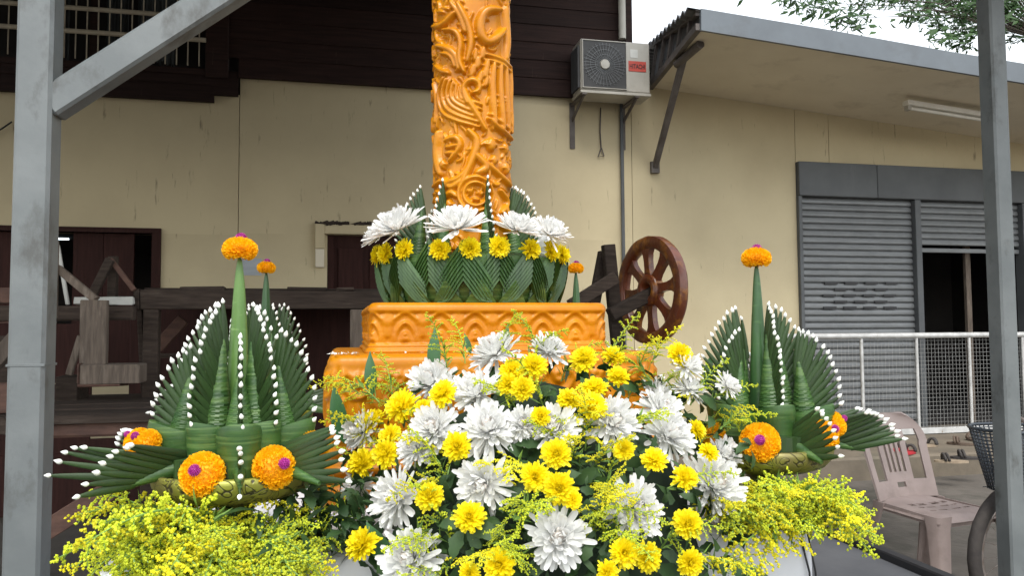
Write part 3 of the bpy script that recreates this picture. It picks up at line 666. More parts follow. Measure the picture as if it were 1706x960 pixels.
# ------------------------------------------------------------------ plastic chair
cc = CAM + _f0*3.95 + _r0*2.12; cc.z = 0
fdir = (_r0*.34 - _f0*.94).normalized(); sdir = Vector((-fdir.y, fdir.x, 0))     # sdir to the sitter's left
chair = thing('plastic_chair', 'faded pinkish-brown plastic chair with slotted back on dusty ground', 'chair', cc)
def CH(f, s_, z): return cc + fdir*f + sdir*s_ + Vector((0, 0, z))
def sheet(fn, nu, nv, th, nm, par, mat, holes=None):
    P = [[fn(i/nu, j/nv) for j in range(nv+1)] for i in range(nu+1)]
    b = MB(); idx = lambda i, j, k: (i*(nv+1)+j)*2+k
    for i in range(nu+1):
        for j in range(nv+1):
            du = P[min(i+1, nu)][j]-P[max(i-1, 0)][j]; dv = P[i][min(j+1, nv)]-P[i][max(j-1, 0)]; nn = du.cross(dv).normalized()*th/2
            b.v += [P[i][j]+nn, P[i][j]-nn]
    keep = lambda i, j: 0 <= i < nu and 0 <= j < nv and not (holes and holes((i+.5)/nu, (j+.5)/nv))
    for i in range(nu):
        for j in range(nv):
            if not keep(i, j): continue
            a, c, d, e = (i, j), (i+1, j), (i+1, j+1), (i, j+1)
            b.f += [(idx(*a, 0), idx(*c, 0), idx(*d, 0), idx(*e, 0)), (idx(*e, 1), idx(*d, 1), idx(*c, 1), idx(*a, 1))]
            for (q, w, ni, nj) in ((a, c, i, j-1), (c, d, i+1, j), (d, e, i, j+1), (e, a, i-1, j)):
                if not keep(ni, nj): b.f.append((idx(*w, 0), idx(*q, 0), idx(*q, 1), idx(*w, 1)))
    b.m = [0]*len(b.f); return b.build(nm, M[mat], par, True, 45)
def seat_fn(u, v):
    f = -.20+.42*u; w = (.195+.03*u)*(2*v-1); e = max(abs(2*v-1)**6, (abs(2*u-1)**8)*(1 if u > .5 else 0))
    return CH(f, w, .435 - .012*math.sin(PI*v)*math.sin(PI*u) - .035*e)
sheet(seat_fn, 24, 24, .008, 'seat', chair, 'chair', lambda u, v: .25 < u < .75 and (int(u*20) % 3 == 1) and .2 < v < .8 and not .46 < v < .54 and not .3 < v < .34 and not .66 < v < .7)
def back_fn(u, v):
    z = .43+.43*u; t = 2*v-1; wtop = .225*math.sqrt(max(0, 1-max(0, (u-.62)/.42)**2.2))
    w = (.20+.025*u if u < .62 else wtop)*t
    return CH(-.19-.13*u+.035*t*t, w, z)
def back_holes(u, v):
    t = 2*v-1
    if .2 < u < .78:
        if .44 < abs(t) < .80: return True
        if abs(t) < .36 and .3 < u < .72: return (int((t+.36)/.08) % 2) == 1
    if .12 < u < .19 and abs(t) < .14: return True
    return False
sheet(back_fn, 34, 50, .012, 'backrest', chair, 'chair', back_holes)
for (f, s_) in ((.2, .2), (.2, -.2), (-.18, .18), (-.18, -.18)):
    b = MB(); sp = 1.0
    top, bot = CH(f*.9, s_*.92, .432), CH(f*1.22 if f > 0 else f*1.55, s_*1.18, 0.0)
    o1 = (fdir*(1 if f > 0 else -1)); o2 = sdir*(1 if s_ > 0 else -1)
    vs = []
    for t, w in ((0, .085), (.15, .07), (1, .048)):
        p = top.lerp(bot, t); q = [p-o1*w*.5+o2*w*.5, p+o1*w*.3+o2*w*.5, p+o1*w*.5+o2*w*.3, p+o1*w*.5-o2*w*.5, p+o1*w*.36-o2*w*.5, p+o1*w*.36+o2*w*.2, p+o1*w*.2+o2*w*.36, p-o1*w*.5+o2*w*.36]
        vs += q
    fs = [(r*8+j, r*8+(j+1) % 8, (r+1)*8+(j+1) % 8, (r+1)*8+j) for r in range(2) for j in range(8)] + [tuple(range(8))[::-1], tuple(range(16, 24))]
    b.add(vs, fs); b.build('leg', M['chair'], chair, True, 50)
MB().bar(CH(.19, -.17, .40), CH(.19, .17, .40), .006, .05, (0, 0, 1)).bar(CH(-.15, .19, .41), CH(.16, .205, .405), .006, .04, (0, 0, 1)).bar(CH(-.15, -.19, .41), CH(.16, -.205, .405), .006, .04, (0, 0, 1)).build('apron', M['chair'], chair)

# ------------------------------------------------------------------ bicycle behind the right post
bo = CAM + _f0*3.52 + _r0*2.27; bo.z = 0
ba = math.radians(70); bd = (_r0*math.sin(ba) + _f0*math.cos(ba)).normalized(); bs = Vector((-bd.y, bd.x, 0))
bike = thing('bicycle', 'small dark bicycle with front wire basket behind the right post', 'bicycle', bo)
def BK(a, s_, z): return bo + bd*a + bs*s_ + Vector((0, 0, z))
WR = .315
def bwheel(a):
    hub = BK(a, 0, WR); fr_ = lambda r, q, s_: BK(a + r*math.cos(q), s_, WR + r*math.sin(q))
    w = MB().tube([BK(a, -.04, WR), BK(a, .04, WR)], .018, 10).build('wheel', M['bike_metal'], bike, True, 50)
    b = MB()
    n, k = 48, 10
    for i in range(n):
        for j in range(k):
            t = 2*PI*j/k; knob = .0025 if (i % 2 == 0 and math.cos(t) > .2) else 0
            b.v.append(fr_(WR-.030+(.030+knob)*math.cos(t), 2*PI*i/n, .027*math.sin(t)))
    b.f = [(i*k+j, i*k+(j+1) % k, ((i+1) % n)*k+(j+1) % k, ((i+1) % n)*k+j) for i in range(n) for j in range(k)]; b.m = [0]*len(b.f)
    b.build('tyre', M['rubber'], w, True)
    MB().tube([fr_(WR-.066, 2*PI*i/40, 0) for i in range(41)], .012, 6).build('rim', M['bike_metal'], w, True)
    sp = MB()
    for i in range(20): sp.tube([fr_(.015, 2*PI*i/20+.3, .03*(1 if i % 2 else -1)), fr_(WR-.07, 2*PI*i/20, 0)], .0016, 4)
    sp.build('spokes', M['bike_metal'], w)
bwheel(0); bwheel(.95)
MB().tube([BK(0, .05, WR), BK(.06, .05, .52), BK(.10, 0, .56)], .011, 8).tube([BK(0, -.05, WR), BK(.06, -.05, .52), BK(.10, 0, .56)], .011, 8).build('fork', M['bike_paint'], bike, True)
fm = MB(); fm.tube([BK(.10, 0, .55), BK(.17, 0, .78)], .018, 8); fm.tube([BK(.13, 0, .64), BK(.5, 0, .3)], .018, 8); fm.tube([BK(.5, 0, .3), BK(.62, 0, .7)], .016, 8); fm.tube([BK(.5, 0, .3), BK(.95, 0, WR)], .012, 8); fm.tube([BK(.6, 0, .62), BK(.95, 0, WR)], .010, 8)
fm.build('frame', M['bike_paint'], bike, True)
MB().tube([BK(.24, -.27, .90), BK(.2, -.2, .92), BK(.15, -.06, .88), BK(.15, .06, .88), BK(.2, .2, .92), BK(.24, .27, .90)], .011, 8).tube([BK(.16, 0, .76), BK(.15, 0, .88)], .012, 8).build('handlebar', M['bike_metal'], bike, True)
MB().tube([BK(.56, 0, .72), BK(.66, 0, .745), BK(.82, 0, .75)], [.02, .05, .085], 10).build('saddle', M['black'], bike, True)
bk = MB(); nb = 44
def bring(t, q):
    ra_, rs_ = .10+.055*t, .10+.07*t; return BK(-.02+ra_*math.cos(q)*1.15, rs_*math.sin(q), .60+.27*t)
for t in np.linspace(0, 1, 18): bk.tube([bring(t, 2*PI*i/nb) for i in range(nb+1)], .0030 if t < .99 else .008, 5)
for i in range(nb): bk.tube([bring(t, 2*PI*i/nb) for t in (0, .5, 1)], .0030, 4)
for i in range(-4, 5): bk.tube([BK(-.02-.1, i*.02, .60), BK(.08, i*.02, .60)], .002, 4)
bk.build('basket', M['wire'], bike, True)

# ------------------------------------------------------------------ tree beyond the roof, top right
TYY = 13.0
tb = atY(1760, 0, TYY); tree = thing('tree', 'leafy green tree overhanging the lean-to roof at top right', 'tree', (tb.x, TYY, 0))
b = MB(); zt = atY(1600, 0, TYY).z
b.tube([(tb.x, TYY, -.1), (tb.x+.1, TYY, 2), (tb.x-.1, TYY, 4), (tb.x-.1, TYY, 6.2), (tb.x-.3, TYY, 8)], [.3, .24, .2, .16, .07], 10)
tips = [(1318, 8), (1345, 22), (1375, 8), (1400, 34), (1425, 48), (1440, 14), (1465, 5), (1500, 8), (1520, 30), (1545, 20), (1560, 48), (1580, 70), (1598, 86), (1600, 40), (1620, 60), (1625, 12), (1655, 30), (1665, 8), (1690, 10), (1700, 36), (1690, 70), (1575, 5), (1535, 0), (1640, 55), (1610, 20), (1590, 60), (1550, 35), (1680, 22), (1600, 5)]
clusters = []
for (px, py) in tips:
    p = atY(px, py-10, TYY+random.uniform(-1, 1)); clusters.append((p, .20))
for _ in range(60):
    p = Vector((tb.x+random.gauss(-.6, 2.0), TYY+random.gauss(0, 1.3), zt+random.uniform(.35, 3.2))); clusters.append((p, .35))
for (p, s_) in clusters:
    r_ = Vector((tb.x-.15, TYY, min(7.2, p.z+random.uniform(.2, .8)))); mid = r_.lerp(p, .55)+Vector((0, 0, .35))
    b.tube([r_, mid, p+Vector((0, 0, .1))], [.02, .010, .004], 5)
b.build('trunk', M['bark'], tree, True)
b = MB()
for (p, s_) in clusters:
    for _ in range(52 if s_ < .3 else 60):
        q = p + Vector((random.gauss(0, s_*.8), random.gauss(0, s_*.8), random.gauss(0, s_*.45)))
        ln = random.uniform(.14, .24); d = Vector((random.uniform(-1, 1), random.uniform(-1, 1), random.uniform(-1.1, .2))).normalized()
        R = frame(d); w = ln*.25
        b.add([R @ Vector(v) + q for v in ((0, 0, 0), (w, .008, ln*.45), (0, -.012, ln), (-w, .008, ln*.45), (0, -.006, ln*.5))], [(0, 1, 4), (1, 2, 4), (2, 3, 4), (3, 0, 4)])
b.build('crown', M['tree_leaf'], tree)

# ------------------------------------------------------------------ flatbed deck and white covered table
TZ = .92
fe = atZ(1395, 900, .55)
fl = thing('flatbed', 'dark grey flat trailer deck with black rim under white table', 'trailer', (.5, 2.0, 0))
MB().span((-.75, .75, .42), (fe.x, 3.3, .55), ch=.004).build('deck', M['deck'], fl)
MB().span((fe.x+.001, .75, .40), (fe.x+.045, 3.3, .575), ch=.005).build('rim', M['black'], fl)
MB().span((-.75, 3.301, .40), (fe.x+.045, 3.34, .575), ch=.005).build('rim', M['black'], fl)
for x in (-.45, 1.45):
    w = MB()
    w.lathe([(.0, -.06), (.12, -.06), (.2, -.055), (.21, -.03), (.21, .03), (.2, .055), (.12, .06), (0, .06)], (x, 2.0, .205), 28, R=Matrix.Rotation(PI/2, 3, 'Y'))
    w.build('wheel', M['rubber'], fl, True, 40)
fc = atZ(1366, 871, TZ); TX1, TY0 = fc.x, fc.y
TX0, TY1 = -.42, 2.95
tab = thing('table', 'table wrapped in smooth white sheet under candle and flower trays', 'table', ((TX0+TX1)/2, (TY0+TY1)/2, .55))
def rrect(x0, x1, y0, y1, r, n=6):
    P = []
    for (cx, cy, a0) in ((x1-r, y0+r, -90), (x1-r, y1-r, 0), (x0+r, y1-r, 90), (x0+r, y0+r, 180)):
        for i in range(n+1):
            a = math.radians(a0+90*i/n); P.append((cx+r*math.cos(a), cy+r*math.sin(a)))
    return P
b = MB(); lv = [(0, .03), (.006, .012), (.014, .004), (.03, 0), (.12, 0), (.25, -.004), (.368, -.008)]; base = None
for (dz, ins) in lv:
    P = rrect(TX0+ins, TX1-ins, TY0+ins, TY1-ins, .05)
    # densify for soft folds in the skirt
    for i, p in enumerate(P): b.v.append((p[0]+.004*math.sin(i*1.9)*(dz/.37), p[1]+.004*math.sin(i*2.7)*(dz/.37), TZ-dz))
n = len(P)
b.f = [(i*n+j, (i+1)*n+j, (i+1)*n+(j+1) % n, i*n+(j+1) % n) for i in range(len(lv)-1) for j in range(n)] + [tuple(range(n))]; b.m = [0]*len(b.f)
b.build('sheet', M['cloth'], tab, True, 60)
for k, o in enumerate((.012, .026)):
    MB().tube([(TX1-o-.02, TY0-.002, TZ-.012-.02*k), (TX1-.004-o, TY0+.002-.006, TZ-.1), (TX1+.002-o, TY0-.003, TZ-.25), (TX1+.004-o, TY0-.002, TZ-.36)], .0022, 6).build('piping', M['black'], tab, True)
# ================================================================== CARVED CANDLE
CA = atD(787, 480, 2.25); CAX, CAY = CA.x, CA.y
def dirv(az): a = math.radians(az); return _r0*math.cos(a) + _f0*math.sin(a)
def relief(H, U, V, strokes):
    # strokes: (points [(u, v)], half width, height); a rounded ridge along each polyline, the highest wins
    du = U[1]-U[0]; dv = V[1]-V[0]
    for (pts, w, h) in strokes:
        P = np.array(pts, float)
        if len(P) > 2:                                   # smooth the polyline (Chaikin)
            for _ in range(2):
                Q = np.empty((2*len(P)-2, 2)); Q[0::2] = .75*P[:-1]+.25*P[1:]; Q[1::2] = .25*P[:-1]+.75*P[1:]
                P = np.vstack([P[:1], Q, P[-1:]])
        lo = P.min(0)-w; hi = P.max(0)+w
        i0, i1 = np.searchsorted(U, lo[0]), np.searchsorted(U, hi[0]); j0, j1 = np.searchsorted(V, lo[1]), np.searchsorted(V, hi[1])
        if i1 <= i0 or j1 <= j0: continue
        uu, vv = np.meshgrid(U[i0:i1], V[j0:j1], indexing='ij'); best = np.full(uu.shape, 1e9); tt = np.zeros(uu.shape)
        if len(P) == 1: best = np.hypot(uu-P[0, 0], vv-P[0, 1])
        for k in range(len(P)-1):
            a, b = P[k], P[k+1]; d = b-a; L2 = (d*d).sum()+1e-12
            t = np.clip(((uu-a[0])*d[0]+(vv-a[1])*d[1])/L2, 0, 1); dist = np.hypot(uu-a[0]-t*d[0], vv-a[1]-t*d[1])
            m = dist < best; best[m] = dist[m]; tt[m] = (k+t[m])/(len(P)-1)
        wl = w*(1-.45*np.abs(2*tt-1)**2) if len(P) > 1 else w
        hh = h*np.sqrt(np.clip(1-(best/wl)**2, 0, 1))
        H[i0:i1, j0:j1] = np.maximum(H[i0:i1, j0:j1], hh)
    return H
CR = 71*2.25/FPX
z_lo_tier = atD(820, 589, 1.84).z; z_up_tier = atD(812, 504, 1.94).z
cand = thing('carved_candle', 'giant orange wax candle carved with scrolls on two-step carved base', 'candle', (CAX, CAY, TZ))
NU, NV = 360, 640; zc0, zc1 = z_up_tier-.02, 2.62
U = np.linspace(-PI, PI, NU, endpoint=False); V = np.linspace(zc0, zc1, NV)
pxm = 2.15/FPX
Us = U*CR                                               # arc length, 0 faces the camera
def cp(x, y):
    s_ = max(-.985, min(.985, (x-787)/67.0)); return (math.asin(s_)*CR, atD(787, y, 2.14).z)
st = []
def S(w, h, *pts): st.append(([cp(*p) for p in pts], w*pxm, h))
rg = random.Random(5)
for _ in range(900):                                    # small flame leaves all over, low
    u = rg.uniform(-PI*CR, PI*CR); z = rg.uniform(zc0, zc1); a = rg.uniform(0, 2*PI); L = rg.uniform(.018, .05); cv = rg.uniform(-2.2, 2.2); pts = []
    for i in range(6): pts.append((u, z)); u += L/5*math.cos(a); z += L/5*math.sin(a); a += cv/5
    st.append((pts, rg.uniform(.003, .007), rg.uniform(.005, .010)))
def spiral(u, z, r, turns, sgn, w, h, ph=0):
    st.append(([(u+r*(1-.85*i/18)*math.cos(ph+sgn*turns*2*PI*i/18), z+r*(1-.85*i/18)*math.sin(ph+sgn*turns*2*PI*i/18)) for i in range(19)], w, h))
for _ in range(46):
    u = rg.uniform(-PI*CR, PI*CR)
    z = rg.uniform(zc0, zc1)
    if abs(u) < .16 and 1.55 < z < 2.3: continue
    spiral(u, z, rg.uniform(.018, .035), 1.3, rg.choice((-1, 1)), .006, .012, rg.uniform(0, 6))
# standing robed figure on the right
S(11, .016, (846, -10), (850, 40), (846, 78)); S(10, .020, (836, -2), (814, 4), (803, 28), (807, 52), (817, 62), (832, 48), (842, 30))
S(6, .016, (814, 82), (852, 89)); S(5, .015, (816, 91), (852, 97))
S(8, .017, (826, 97), (823, 140), (828, 200)); S(7, .018, (836, 97), (836, 150), (840, 205)); S(6, .017, (845, 95), (847, 150), (849, 207)); S(5, .016, (852, 92), (854, 150), (854, 205))
S(6, .016, (818, 192), (834, 206), (856, 217)); S(5, .014, (820, 184), (838, 196), (857, 205))
# flames, strands and curls on the left
for k in range(6):
    o = k*8; S(5.0, .013+.0012*(k % 2), (742+o*.75, 118+o*.5), (731+o*1.0, 145+o*.35), (738+o*1.1, 176-o*.35), (764+o*.85, 197-o*.75), (802+o*.1, 208-o*.95))
S(6, .019, (783, 168), (776, 146), (780, 132), (793, 127), (803, 135), (801, 148), (792, 150)); S(7, .018, (777, 140), (784, 162), (799, 188), (812, 212))
S(7, .016, (724, 18), (742, 28), (762, 10)); S(6, .018, (744, 36), (764, 40), (774, 60), (769, 90), (778, 114)); S(7, .017, (768, -6), (784, 28), (791, 60), (783, 96))
S(7, .016, (732, 58), (750, 68), (765, 84), (769, 108)); S(5, .015, (739, 74), (757, 82), (763, 104)); S(6, .014, (756, -10), (772, 16), (779, 44)); S(5, .014, (729, 30), (733, 50), (742, 58))
S(6, .013, (727, 90), (738, 104), (752, 112)); S(6, .014, (725, 120), (730, 150), (728, 190))
for (x, y, r) in ((790, 112, 8), (799, 98, 8), (807, 80, 8), (812, 112, 8), (803, 122, 7), (814, 100, 7), (795, 85, 6), (813, 128, 6)): S(r, .014, (x, y+8), (x+3, y-8))
# lower half
S(13, .016, (733, 212), (727, 246), (737, 282)); S(6, .014, (745, 228), (764, 222), (774, 240), (752, 264)); S(5, .013, (748, 240), (766, 238)); S(5, .013, (746, 250), (762, 250))
S(8, .017, (785, 214), (801, 232), (790, 266), (775, 302)); S(6, .015, (795, 250), (782, 280), (768, 296), (750, 300), (738, 312))
for (x, y, r) in ((845, 238, 15), (822, 236, 17), (846, 272, 16), (826, 262, 12), (742, 268, 11), (733, 330, 13), (752, 338, 12), (846, 345, 14), (772, 352, 12)): S(r, .015, (x, y+3), (x, y-3))
S(8, .015, (797, 255), (818, 276), (798, 286)); S(6, .014, (806, 262), (838, 288), (852, 300))
for (r, w) in ((29, 5), (20, 4.5)):
    S(w, .016, *[(796+r*.95*math.cos(q), 322+r*math.sin(q)) for q in np.linspace(0, 2*PI, 22)])
S(5, .014, (786, 317)); S(5, .014, (806, 321)); S(4, .013, (792, 330), (802, 332))
S(6, .014, (724, 302), (744, 292), (753, 312), (772, 300), (784, 286)); S(6, .014, (742, 325), (756, 316), (766, 326)); S(6, .014, (836, 312), (850, 330), (838, 350)); S(5, .013, (760, 345), (748, 365), (762, 380)); S(6, .014, (815, 355), (832, 370), (850, 380))
H = relief(np.zeros((NU, NV)), Us, V, st)
Hn = np.array([[.0022*mnoise.noise(Vector((math.cos(u)*3, math.sin(u)*3, z*14))) for z in V[::4]] for u in U[::3]])
H = H + np.kron(Hn, np.ones((3, 4)))[:NU, :NV]
# soften a little, wax has no sharp edges
K = H.copy()
K = (np.roll(K, 1, 0)+2*K+np.roll(K, -1, 0))/4; K[:, 1:-1] = (K[:, :-2]+2*K[:, 1:-1]+K[:, 2:])/4
Rr = CR-.017+K*1.12
caz = np.array([(_r0*math.sin(u) - _f0*math.cos(u)) for u in U])     # u = 0 faces the camera
ax = CAX + caz[:, 0][:, None]*Rr; ay = CAY + caz[:, 1][:, None]*Rr; az_ = np.broadcast_to(V[None, :], Rr.shape)
def np_grid(name, xs, ys, zs, wrap, mat, parent, capz=None):
    nu, nv = xs.shape; vs = np.stack([xs, ys, zs], -1).reshape(-1, 3)
    i = np.arange(nu if wrap else nu-1); j = np.arange(nv-1); I, J = np.meshgrid(i, j, indexing='ij'); I2 = (I+1) % nu
    fs = np.stack([I*nv+J, I2*nv+J, I2*nv+J+1, I*nv+J+1], -1).reshape(-1, 4)
    lo, hi = vs.min(0), vs.max(0); c = (lo+hi)/2; me = bpy.data.meshes.new(name)
    fl = fs.tolist()
    if capz: fl.append([k*nv+nv-1 for k in range(nu)])
    me.from_pydata((vs-c).tolist(), [], fl); me.materials.append(mat)
    me.polygons.foreach_set('use_smooth', [True]*len(me.polygons)); me.update()
    o = link_mesh(name, me, parent, Matrix.Translation(Vector(c))); W[o] = Vector(c); return o
np_grid('candle_column', ax, ay, az_, True, M['wax'], cand, True)
MB().lathe([(CR*.9, 2.6), (CR*1.02, 2.63), (CR*.9, 2.68), (.03, 2.72), (.004, 2.73)], (CAX, CAY, 0), 32).build('candle_top', M['wax'], cand, True)
MB().tube([(CAX, CAY, 2.72), (CAX+.004, CAY, 2.77)], .006, 6).build('wick', M['black'], cand, True)
def tier(a, r, z0, z1, stf, nm, nper, nz, mat, er=.018):
    # perimeter of a rounded square, starting at the middle of the back; u = 0 is the middle of the front
    L = 8*(a-r)+2*PI*r; Uu = np.linspace(-L/2, L/2, nper, endpoint=False); Vv = np.linspace(z0, z1, nz)
    H = relief(np.zeros((nper, nz)), Uu, Vv, stf(L))
    for _ in range(2):
        H = (np.roll(H, 1, 0)+2*H+np.roll(H, -1, 0))/4; H[:, 1:-1] = (H[:, :-2]+2*H[:, 1:-1]+H[:, 2:])/4
    px_, py_, nx_, ny_ = [], [], [], []
    segs = [('l', a-r, (0, -a), (1, 0)), ('c', (a-r, -a+r), -90), ('l', 2*(a-r), (a, -a+r), (0, 1)), ('c', (a-r, a-r), 0), ('l', 2*(a-r), (a-r, a), (-1, 0)), ('c', (-a+r, a-r), 90), ('l', 2*(a-r), (-a, a-r), (0, -1)), ('c', (-a+r, -a+r), 180), ('l', a-r, (-a+r, -a), (1, 0))]
    for u in Uu:
        s_ = u if u >= 0 else u+L
        for sg in segs:
            ln = sg[1] if sg[0] == 'l' else PI*r/2
            if s_ <= ln or sg is segs[-1]:
                if sg[0] == 'l':
                    p = (sg[2][0]+sg[3][0]*s_, sg[2][1]+sg[3][1]*s_); nn = (sg[3][1], -sg[3][0])
                else:
                    q = math.radians(sg[2])+s_/r; nn = (math.cos(q), math.sin(q)); p = (sg[1][0]+r*nn[0], sg[1][1]+r*nn[1])
                px_.append(p[0]); py_.append(p[1]); nx_.append(nn[0]); ny_.append(nn[1]); break
            s_ -= ln
    px_, py_, nx_, ny_ = map(np.array, (px_, py_, nx_, ny_))
    wob = np.array([[.003*mnoise.noise(Vector((x*7, y*7, z*9))) for z in Vv] for x, y in zip(px_[::4], py_[::4])]); wob = np.kron(wob, np.ones((4, 1)))[:nper]
    D = H-.012+wob
    X_ = CAX+px_[:, None]+nx_[:, None]*D; Y_ = CAY+py_[:, None]+ny_[:, None]*D; Z_ = np.broadcast_to(Vv[None, :], X_.shape)
    # rounded shoulder and flat top
    xs, ys, zs = [X_], [Y_], [Z_]
    e = D[:, -1:]
    for q in (.35, .7, 1.05, 1.4, 1.57):
        ins = er*(1-math.cos(q)); dz = er*math.sin(q)
        xs.append(CAX+px_[:, None]+nx_[:, None]*(e-ins)); ys.append(CAY+py_[:, None]+ny_[:, None]*(e-ins)); zs.append(np.full((nper, 1), z1+dz))
    for sc in (.9, .75, .55, .3):
        bx, by = px_[:, None]+nx_[:, None]*(e-er), py_[:, None]+ny_[:, None]*(e-er)
        zz_ = np.array([[z1+er+.0025*mnoise.noise(Vector((x*sc*6, y*sc*6, 3)))] for x, y in zip(px_, py_)])
        xs.append(CAX+bx*sc); ys.append(CAY+by*sc); zs.append(zz_)
    return np_grid(nm, np.hstack(xs), np.hstack(ys), np.hstack(zs), True, mat, cand, True)
A2 = .312; zt = z_up_tier-.018; zb = z_lo_tier-.01; hh = zt-zb
def up_st(L):
    o = []; n = 28; pitch_ = L/n
    for k in range(-n//2, n//2):
        u = (k+.5)*pitch_; zc = zb+.30*hh
        for (w, t, h, wd) in ((.40, .93, .008, .0045), (.27, .72, .009, .0045), (.14, .50, .010, .0045)):
            o.append(([(u-w*pitch_, zc), (u-w*pitch_, zc+(t-.5)*hh), (u-w*.55*pitch_, zb+(t-.06)*hh), (u, zb+t*hh+.004), (u+w*.55*pitch_, zb+(t-.06)*hh), (u+w*pitch_, zc+(t-.5)*hh), (u+w*pitch_, zc)], wd, h))
        o.append(([(u, zc+.005), (u, zc+.012)], .006, .010)); v = u+pitch_*.5
        o.append(([(v, zb+.95*hh), (v, zb+.45*hh)], .010, .006)); o.append(([(v, zb+.75*hh)], .009, .009)); o.append(([(v-.012, zb+.9*hh), (v, zb+.6*hh), (v+.012, zb+.9*hh)], .004, .009))
    for (z, w, h) in ((zb+.24*hh, .006, .010), (zb+.12*hh, .010, .016), (zb+.01*hh, .010, .013), (zb+.99*hh, .007, .009)):
        o.append(([(-L/2, z), (-L/4, z+.001), (0, z-.001), (L/4, z), (L/2, z)], w, h))
    return o
tier(A2, .035, zb, zt, up_st, 'base_upper_step', 700, 56, M['wax_base'])
A1 = .415; zt1 = z_lo_tier-.022; zb1 = TZ; h1 = zt1-zb1
def lo_st(L):
    o = []; n = 34; p = L/n; rl_ = random.Random(3)
    for k in range(-n//2, n//2):
        u = (k+.5)*p; t = zt1
        o.append(([(u-.36*p, t-.012), (u-.40*p, t-.05), (u, t-.085), (u+.40*p, t-.05), (u+.36*p, t-.012)], .0055, .011))
        o.append(([(u-.18*p, t-.02), (u, t-.055), (u+.18*p, t-.02)], .006, .012)); o.append(([(u, t-.025)], .009, .012))
        v = u+.5*p
        o.append(([(v-.22*p, t-.02), (v, t-.045), (v+.22*p, t-.02)], .008, .010)); o.append(([(v, t-.05), (v, t-.115)], .010, .010))
        o.append(([(v-.2*p, t-.075), (v-.05*p, t-.11), (v, t-.14)], .005, .010)); o.append(([(v+.2*p, t-.075), (v+.05*p, t-.11), (v, t-.14)], .005, .010))
        o.append(([(u, t-.09), (u+rl_.uniform(-.006, .006), t-.17)], .006, .006))
    for z, w, h in ((zt1-.2, .010, .012), (zt1-.24, .014, .016), (zb1+.03, .03, .02)):
        o.append(([(-L/2, z), (0, z+.002), (L/2, z)], w, h))
    return o
tier(A1, .05, zb1, zt1, lo_st, 'base_lower_step', 860, 90, M['wax_base'], .022)
zt_low = zt1+.022
# fallen petals on the steps
pb = MB()
for _ in range(70):
    sd_ = rg.choice((-1, 1)); x = rg.uniform(-.40, .40); y = -rg.uniform(.33, .40) if rg.random() < .75 else -rg.uniform(.2, .4)
    if rg.random() < .35: x = -rg.uniform(.33, .40)
    if abs(x) < .325 and y > -.325: continue
    p = Vector((CAX+x, CAY+y, zt_low+.003)); R = Euler((rg.uniform(-.5, .5), rg.uniform(-.5, .5), rg.uniform(0, 6))).to_matrix(); L = rg.uniform(.003, .011)
    pb.add([R @ Vector(v)+p for v in ((0, -L*.3, 0), (L, 0, .001), (0, L*.3, 0), (-L, 0, .001))], [(0, 1, 2, 3)])
tag(pb.build('fallen_petals', M['bud'], cand), None, None, kind='stuff')

# ================================================================== LEAF ROLLS, BUDS, FANS
b = MB()
secs = [(0, 1.0), (.25, 1.02), (.6, .86), (.88, .55), (1.0, .30)]; n = 8
for (z, r) in secs:
    for j in range(n):
        q = 2*PI*j/n; rr = r*(1.0 if j != 2 else .82); b.v.append((rr*math.cos(q), rr*math.sin(q), z))
b.f = [(i*n+j, i*n+(j+1) % n, (i+1)*n+(j+1) % n, (i+1)*n+j) for i in range(4) for j in range(n)] + [tuple(range(n-1, -1, -1)), tuple(4*n+j for j in range(n))]; b.m = [0]*len(b.f)
ME_FINGER = b.mesh('leaf_roll', M['leaf_roll'], True)
ME_BUD = MB().lathe([(.06, -.08), (.22, .08), (.33, .28), (.31, .48), (.19, .72), (.06, .94), (.0, 1.0)], n=9).mesh('bud', M['bud'], True)
def finger(par, p0, p1, r, flat=.75, side=None):
    d = p1-p0; R = frame(d, side); link_mesh('leaf_roll', ME_FINGER, par, TRS(p0, R, (r*flat*.75, r*1.35, d.length)))
def bud(par, p, d, h):
    jd = Vector((random.uniform(-.22, .22), random.uniform(-.22, .22), random.uniform(-.1, .1))); k = h*random.uniform(.88, 1.1)
    link_mesh('bud', ME_BUD, par, TRS(p-d.normalized()*k*.1, frame(d.normalized()+jd), (k, k, k)))
def plait(p0, p1, r0, r1, n=26, m=16, pitch=.012, depth=.10, side=None):
    # tapering bound stem whose overlapping strips meet in a herringbone
    b = MB(); d = p1-p0; R = frame(d, side); L = d.length
    for i in range(n*3+1):
        t = i/(n*3); z = t*L
        for j in range(m):
            q = 2*PI*j/m; w = abs(((q/PI+.5) % 2)-1); sw = ((z/pitch + w*3.4) % 1.0); r = (r0+(r1-r0)*t)*(1+depth*(sw-.5))
            b.v.append(R @ Vector((r*math.cos(q), r*math.sin(q), z)) + p0)
    k = n*3
    b.f = [(i*m+j, i*m+(j+1) % m, (i+1)*m+(j+1) % m, (i+1)*m+j) for i in range(k) for j in range(m)] + [tuple(k*m+j for j in range(m))]; b.m = [0]*len(b.f); return b
def bez(a, c, b_, t): return tuple((1-t)**2*a[i]+2*t*(1-t)*c[i]+t*t*b_[i] for i in range(2))
